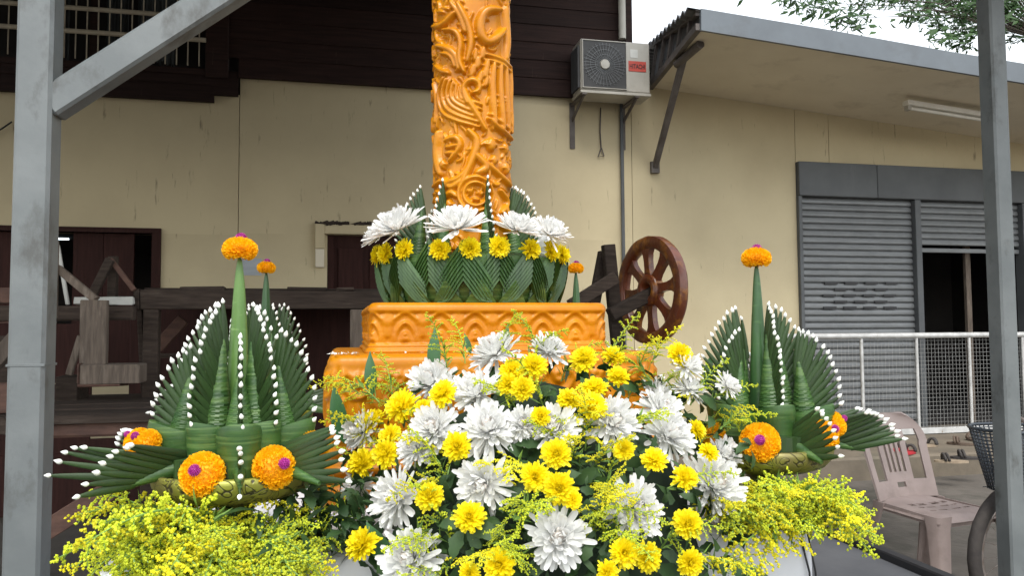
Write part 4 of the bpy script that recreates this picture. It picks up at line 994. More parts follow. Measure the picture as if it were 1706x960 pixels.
def fan(root, C, az, k=1.0, N=16, r0=.058, z0=.05, z1=.215, a0=60, L0=.058, Lm=.085, L1=.075, fr=.0062, budh=.0122, wrap=True, wr=.046, lean=-.012, bow=0.0):
    # half a feather: a plaited stem whose rolled leaves all lean outwards, each tipped with a bud
    o = dirv(az); sd_ = Vector((-o.y, o.x, 0))
    P = lambda r, z, s_=0: C + o*(r*k) + Vector((0, 0, z*k)) + sd_*(s_*k)
    sp = plait(P(r0+.002, z0-.025), P(r0+lean, z1+.012), .034*k, .0045*k, n=34, m=20, side=o, pitch=.0085*k, depth=.12)
    f_ = sp.build('leaf_fan', M['leaf_wrap'], root, True, 35)
    if wrap:
        b = MB(); m = 22; rows_ = 9; zt_ = z0+.022
        for i in range(rows_+1):
            u = i/rows_; z = -.012+(zt_+.012)*u
            for j in range(m):
                q = 2*PI*j/m; r = (wr*(.86+.16*u)+.0014*((i*1.7+j*.3) % 1))*k*(.94 if i == rows_ else 1)
                b.v.append(C+o*((r0+.006)*k+math.cos(q)*r*1.12) + sd_*(math.sin(q)*r*.86) + Vector((0, 0, (z+.016*u*math.cos(q))*k)))
        b.f = [(i*m+j, i*m+(j+1) % m, (i+1)*m+(j+1) % m, (i+1)*m+j) for i in range(rows_) for j in range(m)] + [tuple(rows_*m+j for j in range(m))]; b.m = [0]*len(b.f)
        b.build('leaf_wrap', M['leaf_wrap'], f_, True, 60)
    for i in range(N):
        t = i/(N-1); a = math.radians(a0*(1-t)**.9+2); L = (1-t)**2*L0+2*t*(1-t)*(2*Lm-(L0+L1)/2)+t*t*L1; s_ = random.uniform(-.0022, .0022)+bow*(1-t)
        br, bz = r0+lean*t, z0+(z1-z0)*t
        p0 = P(br-.006, bz-.012, s_*.4); p1 = P(br+L*math.sin(a)+random.uniform(-.002, .002), bz+L*math.cos(a)+random.uniform(-.002, .002), s_)
        finger(f_, p0, p1, fr*k*random.uniform(.94, 1.08), .95, sd_); bud(f_, p1, p1-p0+Vector((0, 0, .03)), budh*k)
    return f_
def wing(root, C, az, k=1.0, N=8, both=False, S0=(.085, .030), S1=(.185, -.006), T0=(.235, .075), T1=(.315, -.004), fr=.0062, budh=.0135, spread=.03, lean=0.0):
    o = dirv(az); sd_ = Vector((-o.y, o.x, 0)); P = lambda r, z, s_=0: C + o*(r*k) + Vector((0, 0, z*k)) + sd_*(s_*k)
    sp = plait(P(S0[0]-.02, S0[1]-.01), P(S1[0]+.03, S1[1]-.006), .021*k, .004*k, n=18, m=12, side=sd_, pitch=.009*k)
    f_ = sp.build('leaf_wing', M['leaf_wrap'], root, True, 35)
    for sg in ((1, -1) if both else (1,)):
        for i in range(N):
            t = i/(N-1); s1 = sg*spread*(1-.55*t)+lean*(1-t)
            p0 = P(S0[0]+(S1[0]-S0[0])*t, S0[1]+(S1[1]-S0[1])*t, s1*.15)
            p1 = P(T0[0]+(T1[0]-T0[0])*t+random.uniform(-.004, .004), T0[1]+(T1[1]-T0[1])*t+.016*math.sin(PI*t), s1)
            finger(f_, p0, p1, fr*k*random.uniform(.92, 1.08), .8, sd_); bud(f_, p1, p1-p0, budh*k)
    return f_

# ------------------------------------------------------------------ flower heads
def petal(b, R, p, L, w, curl, cup, mi=0, lift=0.0):
    # a long floret: leaves along +x of R, z is its upper face
    n = 5; rows_ = []; TT = (0, .22, .48, .74, .92, 1.0)
    for i in range(n+1):
        t = TT[i]; a = curl*t; x = L*(math.sin(a)/curl if abs(curl) > 1e-3 else t); z = L*((1-math.cos(a))/curl if abs(curl) > 1e-3 else 0)+lift
        ww = w*(.5, .72, .92, 1.0, .84, .42)[i]
        rows_.append([Vector((x, -ww, z+cup*ww)), Vector((x, 0, z)), Vector((x, ww, z+cup*ww))])
    k = len(b.v); b.v += [tuple(R @ q + p) for r in rows_ for q in r]
    for i in range(n):
        for j in range(2): b.f.append((k+i*3+j, k+(i+1)*3+j, k+(i+1)*3+j+1, k+i*3+j+1)); b.m.append(mi)
def mum_mesh(seed, layers, L0, w0, mats, nm, jit=.12, heart=5):
    rnd = random.Random(seed); b = MB(); NL = len(layers)
    for li, (n, el, ln, curl) in enumerate(layers):
        for i in range(n):
            a = 2*PI*(i+rnd.uniform(-.35, .35))/n + li*.7; e = math.radians(el + rnd.gauss(0, 8))
            R = Matrix.Rotation(a, 3, 'Z') @ Matrix.Rotation(-e, 3, 'Y') @ Matrix.Rotation(rnd.gauss(0, .25), 3, 'X')
            L = L0*ln*(1+rnd.gauss(0, jit)); base = Vector((0, 0, .02*L0+L0*.13*li/NL)) + R @ Vector((L0*.06, 0, 0))
            petal(b, R, base, L, w0*(.75+.35*ln)*rnd.uniform(.85, 1.15), curl+rnd.gauss(0, .22), .55, 1 if li >= NL-heart else 0)
    return b.mesh(nm, mats, True)
WH = [(13, -20, 1.0, .10), (18, -4, 1.0, .30), (20, 8, .95, .45), (21, 18, .88, .6), (21, 28, .79, .8), (20, 38, .69, 1.0), (18, 48, .60, 1.15), (16, 58, .52, 1.25), (13, 68, .45, 1.3), (9, 78, .40, 1.3), (5, 86, .37, 1.2)]
ME_WHITE = [mum_mesh(20+i, WH, 1.0, .088, [M['white_petal'], M['white_heart']], 'white_chrysanthemum', .12, 4) for i in range(4)]
WC = [(26, 6, 1.0, .25), (28, 18, .98, .45), (28, 32, .93, .6), (25, 46, .86, .75), (20, 58, .78, .8), (16, 70, .72, .8), (12, 80, .66, .8)]
ME_CUP = [mum_mesh(40+i, WC, 1.0, .072, [M['white_petal'], M['white_heart']], 'white_chrysanthemum', .10, 0) for i in range(2)]
YL = [(20, -10, .98, .1), (24, 0, 1.0, .2), (24, 9, .96, .3), (24, 18, .88, .4), (22, 27, .78, .5), (20, 37, .66, .55), (18, 47, .55, .6), (15, 58, .45, .6), (11, 69, .38, .6), (7, 80, .33, .6)]
ME_YEL = [mum_mesh(60+i, YL, 1.0, .105, [M['yellow_petal'], M['yellow_heart']], 'yellow_chrysanthemum', .09, 2) for i in range(4)]
def marigold_mesh(seed, flat):
    rnd = random.Random(seed); b = MB(); n = 260
    for i in range(n):
        z = 1-1.72*(i+.5)/n; r = math.sqrt(max(0, 1-z*z)); a = i*2.39996; d = Vector((r*math.cos(a), r*math.sin(a), z))
        p = Vector((d.x, d.y, d.z*flat))*.84; R = frame(Vector((d.x, d.y, d.z/flat)), Vector((rnd.uniform(-1, 1), rnd.uniform(-1, 1), rnd.uniform(-1, 1))))
        L, w = rnd.uniform(.13, .18), rnd.uniform(.11, .16); vs = []
        for k in range(5):
            x = (k/4-.5)*2*w; vs += [R @ Vector((x*.6, .02*math.sin(k*2), -.10)) + p, R @ Vector((x, .06*math.sin(k*1.9+rnd.random()), L*(1-.4*(k/2-1)**2))) + p]
        q = len(b.v); b.v += [tuple(v) for v in vs]; b.f += [(q+2*k, q+2*k+2, q+2*k+3, q+2*k+1) for k in range(4)]; b.m += [0]*4
    kk = MB().lathe([(.0, -.62*flat), (.55, -.5*flat), (.8, -.1*flat), (.78, .3*flat), (.5, .68*flat), (0, .84*flat)], n=14); b.add(kk.v, kk.f)
    return b.mesh('marigold', M['marigold'], True)
ME_MARI = [marigold_mesh(3+i, .72) for i in range(3)]
def amaranth_mesh():
    b = MB(); n = 90
    for i in range(n):
        z = 1-1.75*(i+.5)/n; r = math.sqrt(max(0, 1-z*z)); a = i*2.39996; d = Vector((r*math.cos(a), r*math.sin(a), z)); R = frame(d)
        b.add([R @ Vector(v) + d*.85 for v in ((.15, 0, 0), (-.075, .13, 0), (-.075, -.13, 0), (0, 0, .3))], [(0, 1, 3), (1, 2, 3), (2, 0, 3)])
    k = MB().lathe([(0, -.85), (.6, -.6), (.87, 0), (.6, .62), (0, .87)], n=10); b.add(k.v, k.f)
    return b.mesh('globe_amaranth', M['purple'], True, 30)
ME_AMA = amaranth_mesh()
def head(nm, me, par, p, d, s_, sz=None):
    R = frame(d) @ Matrix.Rotation(random.uniform(0, 6.28), 3, 'Z'); o = link_mesh(nm, me, par, TRS(p, R, (s_, s_, sz or s_))); W[o] = Vector(p); return o
def marigold(par, p, d, r, ama=True, k=0, ah=.42):
    o = head('marigold', ME_MARI[k % 3], par, p, d, r)
    if ama:
        # the sub-part is set in the head's own space
        a = bpy.data.objects.new('globe_amaranth', ME_AMA); COL.objects.link(a); a.parent = o
        a.matrix_basis = Matrix.Translation((random.uniform(-.12, .12), random.uniform(-.12, .12), .74)) @ Matrix.Diagonal((.24, .24, .24, 1))
    return o

# ------------------------------------------------------------------ the four leaf offerings
def offering(D, px, label, fans, wings, maris, k=1.0, cone='leaf_cone', simple=False, coneR=.024, coneH=.385):
    c = atD(px, 700, D); c.z = TZ; t = thing('leaf_offering', label, 'leaf offering', c, 'leaf offerings at the corners of the table')
    zr = 1.07-TZ
    bw = MB().lathe([(.02, zr-.05), (.07, zr-.052), (.105, zr-.045), (.132, zr-.034), (.146, zr-.018), (.150, zr-.002), (.148, zr+.006), (.142, zr+.008), (.134, zr+.002), (.125, zr-.01), (.0, zr-.012)], c, 56)
    bw = bw.build('tray', M['engraved'], t, True, 60)
    MB().lathe([(.0, .0), (.078, 0), (.082, .008), (.078, .018), (.068, .024), (.05, .034), (.034, .05), (.03, .07), (.036, zr-.06), (.055, zr-.053), (.0, zr-.053)], c, 32).build('foot', M['brass_plain'], t, True, 50)
    bd_ = MB()
    for i in range(30):
        q = 2*PI*i/30; bd_.lathe([(.0, -.006), (.006, 0), (0, .006)], c+Vector((.079*math.cos(q), .079*math.sin(q), .013)), 6)
    bd_.build('beading', M['brass_plain'], t, True)
    # leaf-strip pad inside the rim
    b = MB(); n = 60
    for i in range(n+1):
        q = 2*PI*i/n; r = .122+.0025*(i % 2)
        for z in (zr-.008, zr+.034): b.v.append(c+Vector((r*math.cos(q), r*math.sin(q), z)))
    b.f = [(2*i, 2*i+2, 2*i+3, 2*i+1) for i in range(n)]+[tuple(2*i+1 for i in range(n))]; b.m = [0]*len(b.f)
    b.build('leaf_pad', M['leaf_roll'], t)
    C = c+Vector((0, 0, zr+.012)); kk = k
    b = MB(); n = 24; rws = 44
    for i in range(rws+1):
        u = i/rws; r = coneR*kk*(1-u)**.62*(1.0 if u > .05 else 1) + .0028
        if u < .35: r = max(r, coneR*kk*(1-.42*u))
        for j in range(n):
            q = 2*PI*j/n; sw = ((q/(2*PI)*1 + u*2.2) % 1.0); b.v.append(C+Vector((math.cos(q), math.sin(q), 0))*(r*(1+.05*(sw-.5)))+Vector((0, 0, coneH*kk*u)))
    b.f = [(i*n+j, i*n+(j+1) % n, (i+1)*n+(j+1) % n, (i+1)*n+j) for i in range(rws) for j in range(n)]; b.m = [0]*len(b.f)
    b.build('leaf_cone', M[cone], t, True, 35)
    tipz = C+Vector((0, 0, coneH*kk+.016)); mr = .0335 if not simple else .030
    mo = marigold(t, tipz, Vector((0.03, 0, 1)), mr, False, 0)
    link_mesh('globe_amaranth', ME_AMA, t, TRS(tipz+Vector((.002, 0, mr*.62)), Matrix.Identity(3), .011))
    for fa in fans: fan(t, C, k=kk, **fa)
    for w in wings: wing(t, C+Vector((0, 0, -.004)), k=kk, **w)
    for i, (az, r, z, R_, up) in enumerate(maris):
        d = dirv(az)*1.0+Vector((0, 0, up)); marigold(t, C+dirv(az)*r+Vector((0, 0, z)), d, R_, True, i)
    return t
offering(1.45, 396, 'large leaf offering with tall pale green cone on left front tray',
    [dict(az=176, r0=.055, Lm=.085, L0=.06, z0=.09), dict(az=200, r0=.095, z0=.05, z1=.155, N=11, L0=.055, Lm=.07, L1=.062, a0=58), dict(az=243, r0=.050, z1=.222, N=17, L0=.062, Lm=.085), dict(az=292, r0=.078, z1=.165, N=11, L1=.07, Lm=.07), dict(az=320, r0=.060, z1=.215, N=17, L0=.07, Lm=.09), dict(az=352, r0=.092, z1=.170, N=12, L0=.062, Lm=.085), dict(az=60, N=12), dict(az=118, N=12)],
    [dict(az=190, S0=(.11, .015), S1=(.19, -.014), T0=(.25, .045), T1=(.315, -.004), N=5), dict(az=226, T0=(.195, .062), T1=(.27, -.012), N=8), dict(az=166, T0=(.205, .06), T1=(.255, .02), N=8), dict(az=291, S0=(.09, .035), S1=(.145, .0), T0=(.155, .052), T1=(.182, -.02), N=5, spread=.0), dict(az=328, T0=(.205, .08), T1=(.262, -.005), N=9)],
    [(265, .134, .004, .040, .25), (316, .136, .008, .040, .3), (211, .156, .046, .032, .9), (350, .150, .034, .034, .7), (196, .172, .050, .026, .9)])
offering(1.70, 1266, 'leaf offering with slim dark green cone on right front tray',
    [dict(az=168, r0=.055, N=15, L0=.085, Lm=.10), dict(az=213, r0=.072, z1=.165, N=12), dict(az=140, r0=.045, N=12, z1=.19), dict(az=283, r0=.050, z1=.220, N=18, a0=48, L0=.05, Lm=.075), dict(az=352, r0=.050, z1=.215, N=14, L0=.07, Lm=.09), dict(az=332, r0=.095, z1=.165, N=14, L0=.075, Lm=.095), dict(az=85, N=10, z1=.13)],
    [dict(az=292, T0=(.160, .085), T1=(.215, .0), S1=(.15, -.01), N=9, lean=-.02), dict(az=350, both=True, T0=(.205, .07), T1=(.285, .015), N=8, spread=.04), dict(az=200, T0=(.2, .06), T1=(.26, .0))],
    [(252, .134, .014, .042, .3), (316, .142, .024, .034, .5), (336, .150, .044, .030, .7), (208, .140, .018, .034, .4)], cone='leaf_cone_dark', coneR=.021)
offering(2.45, 441, 'small-looking leaf offering at rear left showing behind tall pale cone',
    [dict(az=a, N=12) for a in (5, 60, 120, 180, 240, 310)], [dict(az=a) for a in (0, 180, 270)], [(250, .13, .02, .04, .3)], k=1.12, cone='leaf_cone_dark', simple=True)
offering(2.80, 962, 'leaf offering at rear right, only marigold-topped cone showing beside wheel',
    [dict(az=a, N=10, z1=.12) for a in (15, 75, 135, 195, 255, 315)], [dict(az=a) for a in (0, 180)], [(250, .13, .02, .04, .3)], k=1.17, cone='leaf_cone_dark', simple=True)

# ------------------------------------------------------------------ leaf collar round the candle foot
RZ = z_up_tier; col_ = thing('leaf_collar', 'pleated green leaf collar with white and yellow blooms round candle foot', 'leaf collar', (CAX, CAY, RZ))
CC = Vector((CAX, CAY, RZ))
def cr_(h): return .232+.034*math.sin(min(1.0, max(0, h/.13))*PI*.5)
prof = [(.225, .001)] + [(cr_(h), h) for h in np.linspace(.004, .125, 12)] + [(.235, .135), (.20, .125), (.12, .11)]
MB().lathe(prof, CC, 72, cap=False).build('collar_band', M['leaf_wrap'], col_, True, 60)
b = MB(); n_pt = 18; dth = 2*PI/n_pt/2
for j in range(8):
    apex = .170-.0138*j; wdt = .0140
    for sg in (1, -1):
        ns = 5; k0 = len(b.v)
        for i in range(ns+1):
            t = i/ns; th = sg*dth*1.7*t; hu = apex-.112*t; hl = hu-wdt
            for (h, off) in ((hu, .0005+.0010*j), (hl, .0062+.0010*j), (hl, .0002)):
                h = max(h, .003); r = cr_(h)+off+(.0015 if sg > 0 else 0); b.v.append((r*math.sin(th), -r*math.cos(th), h))
        q = [(k0+3*i+a, k0+3*i+a+1, k0+3*i+a+4, k0+3*i+a+3) for i in range(ns) for a in (0, 1)]
        b.f += q; b.m += [0]*len(q)
ME_PT = b.mesh('leaf_point', M['collar_leaf'], False)
# plain triangular leaf below each point
b = MB(); k = 6
for i in range(k+1):
    t = i/k; h = .002+.058*t; hw = dth*.95*(1-t)
    for s_ in (-1, 0, 1): r = cr_(h)+.0150-.002*t; b.v.append((r*math.sin(hw*s_), -r*math.cos(hw*s_), h))
b.f = [(3*i+a, 3*i+a+1, 3*i+a+4, 3*i+a+3) for i in range(k) for a in (0, 1)]; b.m = [0]*len(b.f)
ME_TRI = b.mesh('leaf_triangle', M['leaf_wrap'], True)
fa0 = math.atan2(_f0.x, _f0.y)
for i in range(n_pt):
    a = 2*PI*(i+.28)/n_pt
    link_mesh('leaf_point', ME_PT, col_, Matrix.Translation(CC) @ Matrix.Rotation(a, 4, 'Z') @ Matrix.Diagonal((1+.018*(i % 2), 1+.018*(i % 2), 1-.03*(i % 2), 1)))
    link_mesh('leaf_triangle', ME_TRI, col_, Matrix.Translation(CC) @ Matrix.Rotation(a+dth, 4, 'Z'))
def cdir(x): s_ = max(-1, min(1, (x-784)/154)); return _r0*s_ - _f0*math.sqrt(1-s_*s_)
for i, x in enumerate((637, 656, 690, 745, 789, 831, 877, 909, 928)):
    o = cdir(x); p = CC+o*.272+Vector((0, 0, .142+random.uniform(-.004, .004)))
    head('yellow_chrysanthemum', ME_YEL[i % 4], col_, p, o+Vector((0, 0, .12)), .0275)
for a in range(7):
    o = dirv(20+a*24); head('yellow_chrysanthemum', ME_YEL[a % 4], col_, CC+o*.268+Vector((0, 0, .142)), o, .027)
for i, (x, y, D, s_, tilt) in enumerate(((664, 384, 2.06, .080, .85), (762, 382, 2.00, .080, 1.1), (860, 385, 2.02, .064, 1.1), (914, 392, 2.09, .063, .8), (634, 394, 2.15, .055, .6))):
    p = atD(x, y, D); o = Vector((p.x-CAX, p.y-CAY, 0)).normalized(); head('white_chrysanthemum', ME_CUP[i % 2], col_, p, o*1.0+Vector((0, 0, tilt*1.7)), s_, s_*.74)
for a in (30, 80, 130): o = dirv(a); head('white_chrysanthemum', ME_CUP[0], col_, CC+o*.2+Vector((0, 0, .17)), o+Vector((0, 0, 1.4)), .075)
CF = CC+Vector((0, 0, .08))
for (a, r_, n_, zt_, Lm_) in ((192, .158, 12, .185, .085), (236, .142, 11, .19, .06), (292, .136, 11, .195, .06), (347, .128, 16, .185, .10)):
    fan(col_, CF, a, r0=r_, wrap=False, N=n_, z0=.05, z1=zt_, L0=.07, Lm=Lm_, L1=.075, fr=.0066)
for a in (40, 90, 140): fan(col_, CF, a, r0=.15, wrap=False, N=9, z1=.16, fr=.0066)

# ================================================================== FLOWER ARRANGEMENT IN FRONT
def goldenrod_mesh(seed, mats, dens=1.0, droop=.5):
    rnd = random.Random(seed); b = MB(); pts = []; p = Vector((0, 0, 0)); d = Vector((0, 0, 1)); bend = rnd.uniform(.5, 1.0)*droop; K = 14
    for i in range(K+1):
        pts.append(p.copy()); p = p + d/K; d = (d + Vector((bend/K*(1+i*.12), rnd.uniform(-.03, .03), -bend*.3/K))).normalized()
    b.tube(pts, [.012*(1-.75*i/K) for i in range(K+1)], 5, mi=1)
    def floret(q, s_):
        R = Euler((rnd.uniform(0, 3), rnd.uniform(0, 3), rnd.uniform(0, 3))).to_matrix()
        b.add([R @ Vector(v)*s_ + q for v in ((1, 0, 0), (-1, 0, 0), (0, 1, 0), (0, -1, 0), (0, 0, 1.15), (0, 0, -1.15))], [(0,2,4), (2,1,4), (1,3,4), (3,0,4), (2,0,5), (1,2,5), (3,1,5), (0,3,5)], 0)
    nb = 18
    for i in range(nb):
        t = .16+.82*i/nb; f = t*K; i0 = min(K-1, int(f)); q = pts[i0].lerp(pts[i0+1], f-i0); ax_ = (pts[i0+1]-pts[i0]).normalized()
        a = (i % 2)*PI+rnd.uniform(-.75, .75); R = frame(ax_, Vector((0, 1, 0))); ln = (.34*(1-t)**.7+.05)*rnd.uniform(.7, 1.2)
        dd = (R @ Vector((math.cos(a), math.sin(a), .75))).normalized(); bp = [q.copy()]; x = q.copy()
        for s_ in range(6): x = x + dd*ln/6; dd = (dd+Vector((.05*bend, 0, -.10))+R @ Vector((math.cos(a)*.07, math.sin(a)*.07, .0))).normalized(); bp.append(x.copy())
        b.tube(bp, [.006, .005, .005, .004, .004, .003, .003], 3, False, 1)
        nf = max(5, int(ln*100*dens))
        for k in range(nf):
            u = (k+.6)/nf; f2 = u*6; j = min(5, int(f2)); x = bp[j].lerp(bp[j+1], f2-j)
            floret(x+Vector((rnd.gauss(0, .009), rnd.gauss(0, .009), rnd.gauss(0.007, .009))), rnd.uniform(.0085, .0140))
    for k in range(int(12*dens)):
        floret(pts[-1]+Vector((rnd.gauss(0, .015), rnd.gauss(0, .015), rnd.gauss(0, .02))), .012)
    for k in range(9):
        t = .03+.045*k; f = t*K; i0 = int(f); q = pts[i0]; a = k*2.4; R = frame((pts[i0+1]-pts[i0]))
        Rl = R @ Matrix.Rotation(a, 3, 'Z') @ Matrix.Rotation(.75, 3, 'Y'); L = .24*rnd.uniform(.8, 1.2)
        b.add([Rl @ Vector(v)*L + q for v in ((0, 0, 0), (.02, .085, .4), (.10, 0, 1), (.02, -.085, .4), (-.02, 0, .45))], [(0, 1, 4), (1, 2, 4), (2, 3, 4), (3, 0, 4)], 1)
    return b.mesh('goldenrod_spray', mats, False)
ME_GOLD = [goldenrod_mesh(100+i, [M['golden'], M['stem']], 1.0, .75) for i in range(4)]
ME_LIME = [goldenrod_mesh(200+i, [M['lime'], M['stem']], .85, .85) for i in range(3)]
def leaf_mesh(seed, L=1.0, w=.22, lobes=0, curl=.6):
    rnd = random.Random(seed); b = MB(); n = 10
    for i in range(n+1):
        t = i/n; ww = w*math.sin(PI*min(1, t**.8))*(1+.16*math.sin(t*PI*lobes*3)*(1 if lobes else 0)) if i not in (0, n) else .012
        x = L*math.sin(curl*t)/curl; z = -L*(1-math.cos(curl*t))/curl
        for s_ in (-1, 0, 1): b.v.append((x, s_*ww, z+.18*abs(s_)*ww))
    b.f = [(3*i+a, 3*i+a+1, 3*i+a+4, 3*i+a+3) for i in range(n) for a in (0, 1)]; b.m = [0]*len(b.f); return b
LEAFS = [leaf_mesh(i, 1, .25, 2, .9) for i in range(2)] + [leaf_mesh(9, 1, .10, 0, .7)]
EC = CAM + _f0*1.64 + _r0*.055; EC.z = .86
ERX, ERY, ERZ = .40, .42, .42
def on_dome(px, py, k=1.0):
    d = ray(px, py); o = CAM-EC
    f = lambda v: Vector((v.dot(_r0)/(ERX*k), v.dot(_f0)/(ERY*k), v.z/(ERZ*k)))
    a, c = f(d), f(o); A_, B_, C_ = a.dot(a), 2*a.dot(c), c.dot(c)-1; disc = B_*B_-4*A_*C_
    t = (-B_-math.sqrt(disc))/(2*A_) if disc > 0 else -B_/(2*A_)
    p = CAM+d*t; q = f(p-EC); nn = (_r0*(q.x/ERX)+_f0*(q.y/ERY)+Vector((0, 0, q.z/ERZ))).normalized()
    return p, nn, t
arr = thing('flower_arrangement', 'big mound of white and yellow chrysanthemums before the candle base', 'flower arrangement', (EC.x, EC.y, .62))
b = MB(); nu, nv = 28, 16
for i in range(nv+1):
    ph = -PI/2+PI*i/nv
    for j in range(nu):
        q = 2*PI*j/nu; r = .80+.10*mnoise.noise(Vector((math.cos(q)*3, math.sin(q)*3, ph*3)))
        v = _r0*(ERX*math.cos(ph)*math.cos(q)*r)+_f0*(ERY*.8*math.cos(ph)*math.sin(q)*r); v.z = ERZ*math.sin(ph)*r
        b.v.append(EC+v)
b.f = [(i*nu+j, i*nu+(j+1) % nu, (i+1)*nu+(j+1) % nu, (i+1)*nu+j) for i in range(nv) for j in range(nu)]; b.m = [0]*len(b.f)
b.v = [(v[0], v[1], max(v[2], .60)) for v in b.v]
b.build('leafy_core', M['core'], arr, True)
WHITES = [(822, 584, 86), (915, 580, 70), (716, 634, 88), (793, 650, 84), (722, 712, 96), (815, 712, 104), (925, 710, 90), (1022, 702, 92), (1104, 680, 78), (1118, 722, 88), (655, 830, 106), (803, 808, 104), (598, 718, 76), (594, 812, 64), (682, 932, 108), (930, 896, 114), (1062, 848, 108), (1193, 806, 104), (1208, 756, 70), (1146, 606, 58), (1150, 645, 56), (870, 705, 64), (745, 575+75, 60), (1098, 655, 60), (690, 745, 66), (1215, 640, 50)]
YELS = [(620, 702, 47), (737, 657, 46), (668, 678, 54), (603, 772, 50), (642, 756, 46), (650, 726, 38), (761, 745, 46), (716, 828, 46), (782, 862, 50), (853, 617, 38), (847, 640, 36), (871, 648, 40), (889, 610, 42), (972, 599, 44), (1022, 594, 38), (1030, 628, 38), (990, 647, 44), (986, 676, 48), (948, 666, 38), (901, 694, 32), (927, 757, 48), (892, 795, 46), (931, 815, 52), (955, 834, 30), (1040, 750, 34), (1090, 767, 42), (1141, 796, 42), (1181, 754, 34), (1146, 874, 48), (1040, 922, 46), (1078, 928, 48), (1150, 939, 44), (832, 942, 52), (782, 956, 34), (1012, 954, 36), (603, 908, 56), (553, 944, 54), (528, 828, 40), (1161, 716, 32), (1133, 592, 42), (705, 680, 30), (520, 836, 30)]
for i, (x, y, dpx) in enumerate(WHITES):
    p, nn, t = on_dome(x, y, 1.0); vd = (CAM-p).normalized(); d = (nn*.75+vd*.5+Vector((random.gauss(0, .16), random.gauss(0, .16), random.gauss(.02, .16)))).normalized()
    s_ = dpx/2*t/FPX*.99*random.uniform(.92, 1.06); head('white_chrysanthemum', ME_WHITE[i % 4], arr, p-d*s_*.25, d, s_)
for i, (x, y, dpx) in enumerate(YELS):
    p, nn, t = on_dome(x, y, 1.05); vd = (CAM-p).normalized(); d = (nn*.7+vd*.6+Vector((random.gauss(0, .2), random.gauss(0, .2), random.gauss(.05, .2)))).normalized()
    s_ = dpx/2*t/FPX*1.02; head('yellow_chrysanthemum', ME_YEL[i % 4], arr, p-d*s_*.1, d, s_)
# leaves filling the mound
b = MB(); rl = random.Random(8)
for _ in range(900):
    x, y = rl.uniform(540, 1260), rl.uniform(585, 1010); p, nn, t = on_dome(x, y, rl.uniform(.84, .985))
    if p.z < .62 or y < np.interp(x, [540, 600, 660, 720, 780, 930, 1100, 1180, 1240], [790, 715, 665, 635, 605, 595, 630, 670, 720]): continue
    R = frame(nn+Vector((rl.gauss(0, .5), rl.gauss(0, .5), rl.gauss(0, .4))), Vector((rl.uniform(-1, 1), rl.uniform(-1, 1), rl.uniform(-1, 1)))); L = rl.uniform(.025, .055); lm = LEAFS[rl.choice((0, 1, 2))]
    b.add([R @ (Vector(v)*L) + p for v in lm.v], lm.f)
for _ in range(260):
    p = atD(rl.uniform(468, 612), rl.uniform(800, 925), rl.uniform(1.36, 1.5)); R = Euler((rl.uniform(-1, 1), rl.uniform(-1, 1), rl.uniform(0, 6))).to_matrix(); L = rl.uniform(.025, .05); lm = LEAFS[rl.choice((0, 1, 2))]
    b.add([R @ (Vector(v)*L) + p for v in lm.v], lm.f)
tag(b.build('leaf_filling', M['foliage'], arr, True), None, None, kind='stuff')
def spray(par, p, d, L, lime=False, side=None):
    me = random.choice(ME_LIME if lime else ME_GOLD); R = frame(d, Vector((0, 0, -1)) if side is None else side) @ Matrix.Rotation(random.uniform(-.7, .7), 3, 'Z')
    link_mesh('goldenrod_spray', me, par, TRS(p, R, L))
SP = [(598, 640, 0), (632, 655, 0), (745, 605, 1), (700, 650, 1), (775, 590, 1), (838, 576, 1), (880, 590, 1), (905, 600, 1), (935, 620, 1), (860, 665, 1), (1065, 600, 0), (1085, 620, 1), (1045, 650, 1), (1095, 640, 1), (1120, 660, 1), (640, 740, 0), (690, 700, 1), (735, 750, 0), (745, 790, 0), (700, 780, 0), (870, 760, 0), (855, 800, 0), (975, 735, 0), (985, 770, 0), (1000, 790, 0), (960, 760, 0), (1015, 810, 0), (905, 735, 0), (1130, 690, 0), (1165, 740, 0), (1110, 800, 1), (1170, 850, 0), (700, 880, 1), (740, 900, 1), (865, 870, 1), (850, 900, 1), (760, 930, 1), (1000, 870, 1), (1100, 900, 1), (1130, 920, 0), (940, 700, 1), (760, 690, 1), (620, 780, 1), (665, 760, 0), (570, 790, 1), (1170, 690, 1), (1150, 660, 1), (1075, 690, 0), (1085, 590, 0), (1010, 610, 1), (640, 690, 0), (1200, 700, 0), (1180, 655, 1), (1045, 700, 1), (985, 850, 1), (890, 850, 1)]
rs_ = random.Random(4)
SP += [q for q in [(rs_.uniform(620, 1200), rs_.uniform(640, 940), rs_.random() < .75) for _ in range(60)] if min(math.hypot(q[0]-f[0], q[1]-14-f[1])-f[2]*.5 for f in WHITES+YELS) > 6]
for (x, y, l) in SP:
    p, nn, t = on_dome(x, y+16, .86); d = (nn*.75+Vector((random.gauss(0, .35), random.gauss(0, .35), random.gauss(.35, .35)))).normalized(); L = random.uniform(.10, .155)
    spray(arr, p, d, L, bool(l))
for (x, y, l) in ((530, 850, 1), (560, 870, 1), (510, 880, 0), (545, 895, 1), (575, 840, 1), (500, 840, 0)):
    spray(arr, atD(x+20, y+25, 1.42), (-RGT*random.uniform(.2, 1)+UPV*random.uniform(.1, .9)-FWD*.4).normalized(), random.uniform(.10, .14), bool(l))
b = leaf_mesh(4, 1, .19, 0, .35)
ME_BROAD = b.mesh('broad_leaf', M['broad'], True)
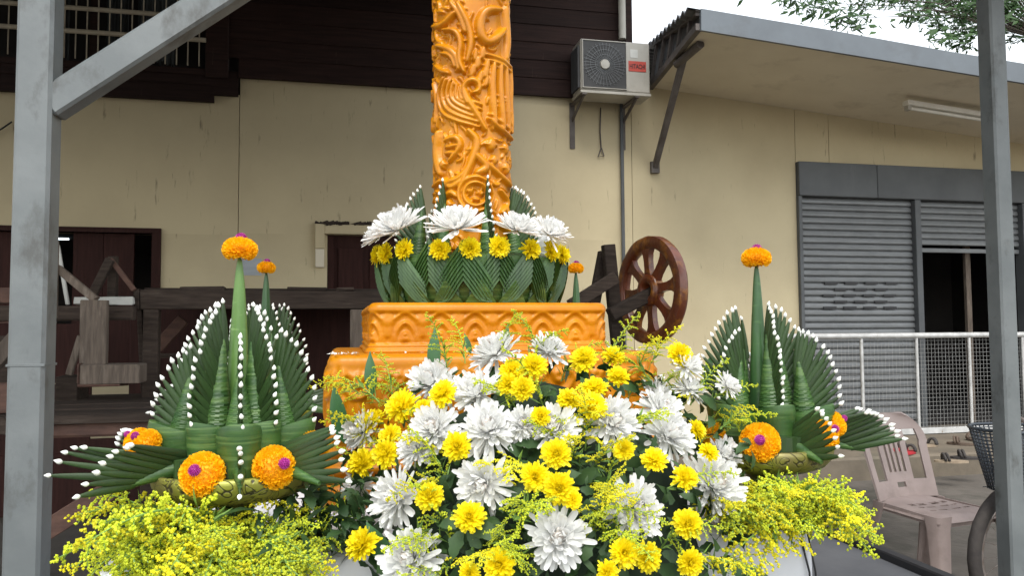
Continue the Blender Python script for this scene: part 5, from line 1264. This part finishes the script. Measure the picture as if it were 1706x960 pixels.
for (x, y0, y1, D, lean) in ((723, 625, 545, 1.76, .0), (620, 660, 585, 1.72, -.1), (840, 590, 540, 1.78, .1), (785, 590, 555, 1.78, -.2), (575, 740, 640, 1.72, -.4), (1175, 650, 590, 1.8, .2)):
    p0, p1 = atD(x, y0, D), atD(x+lean*60, y1, D); d = p1-p0; L = d.length
    R = Matrix((d.normalized(), frame(d, -vdir).col[1] if False else d.normalized().cross(-FWD).normalized(), -FWD)).transposed()
    link_mesh('broad_leaf', ME_BROAD, arr, TRS(p0, R, (L, L*.75, L)))
for (x, y, ang, D, L) in ((650, 945, 2.0, 1.36, .09), (1215, 948, -.25, 1.5, .10)):
    p = atD(x, y, D); d = (RGT*math.cos(ang)+UPV*math.sin(ang)-FWD*.2).normalized(); n_ = (-FWD*.8+UPV*.5); y_ = n_.cross(d).normalized(); R = Matrix((d, y_, d.cross(y_))).transposed()
    link_mesh('broad_leaf', ME_BROAD, arr, TRS(p, R, (L, L, L)))

# ------------------------------------------------------------------ goldenrod round the feet of the two front trays
def bunch(D, px, py, label, spec, n, lfill):
    c = atD(px, py, D); t = thing('goldenrod_bunch', label, 'goldenrod', (c.x, c.y, TZ), 'goldenrod bunches round the front trays'); rb = random.Random(int(px))
    for i in range(n):
        u = rb.random()
        x = spec[0]+(spec[1]-spec[0])*u; y = rb.uniform(spec[2], spec[3]); dd = D-rb.uniform(.02, .22)
        y = y if x > 255 or rb.random() < .3 else y-rb.uniform(15, 62)
        tip = atD(x, y, dd); base = c + Vector((rb.uniform(-.10, .10), rb.uniform(-.05, .05), rb.uniform(-.04, .03)))
        d = tip-base; L = min(max(d.length, .13), .25); d = (d.normalized()+Vector((0, 0, .10))).normalized(); p = tip-d*L*.82
        spray(t, p, d, L*rb.uniform(.85, 1.1), rb.random() < .7)
    b = MB()
    for i in range(lfill):
        p = atD(rb.uniform(spec[0]+70, spec[1]-40), rb.uniform(spec[2]+20, spec[3]+30), D-rb.uniform(-.02, .12)); R = Euler((rb.uniform(-1, 1), rb.uniform(-1, 1), rb.uniform(0, 6))).to_matrix(); L = rb.uniform(.04, .08); lm = LEAFS[rb.choice((0, 2, 2))]
        b.add([R @ (Vector(v)*L) + p for v in lm.v], lm.f)
    tag(b.build('leaf_filling', M['foliage'], t, True), None, None, kind='stuff')
    return t
bunch(1.42, 375, 880, 'bushy yellow goldenrod spilling below the left front tray', (150, 545, 832, 990), 118, 120)
bunch(1.62, 1285, 838, 'yellow goldenrod spreading right below the right front tray', (1180, 1442, 782, 856), 64, 20)
#bunch(1.80, 560, 640, 'few goldenrod tips behind the left tray beside the candle base', (470, 520, 545, 585), 3, 2)
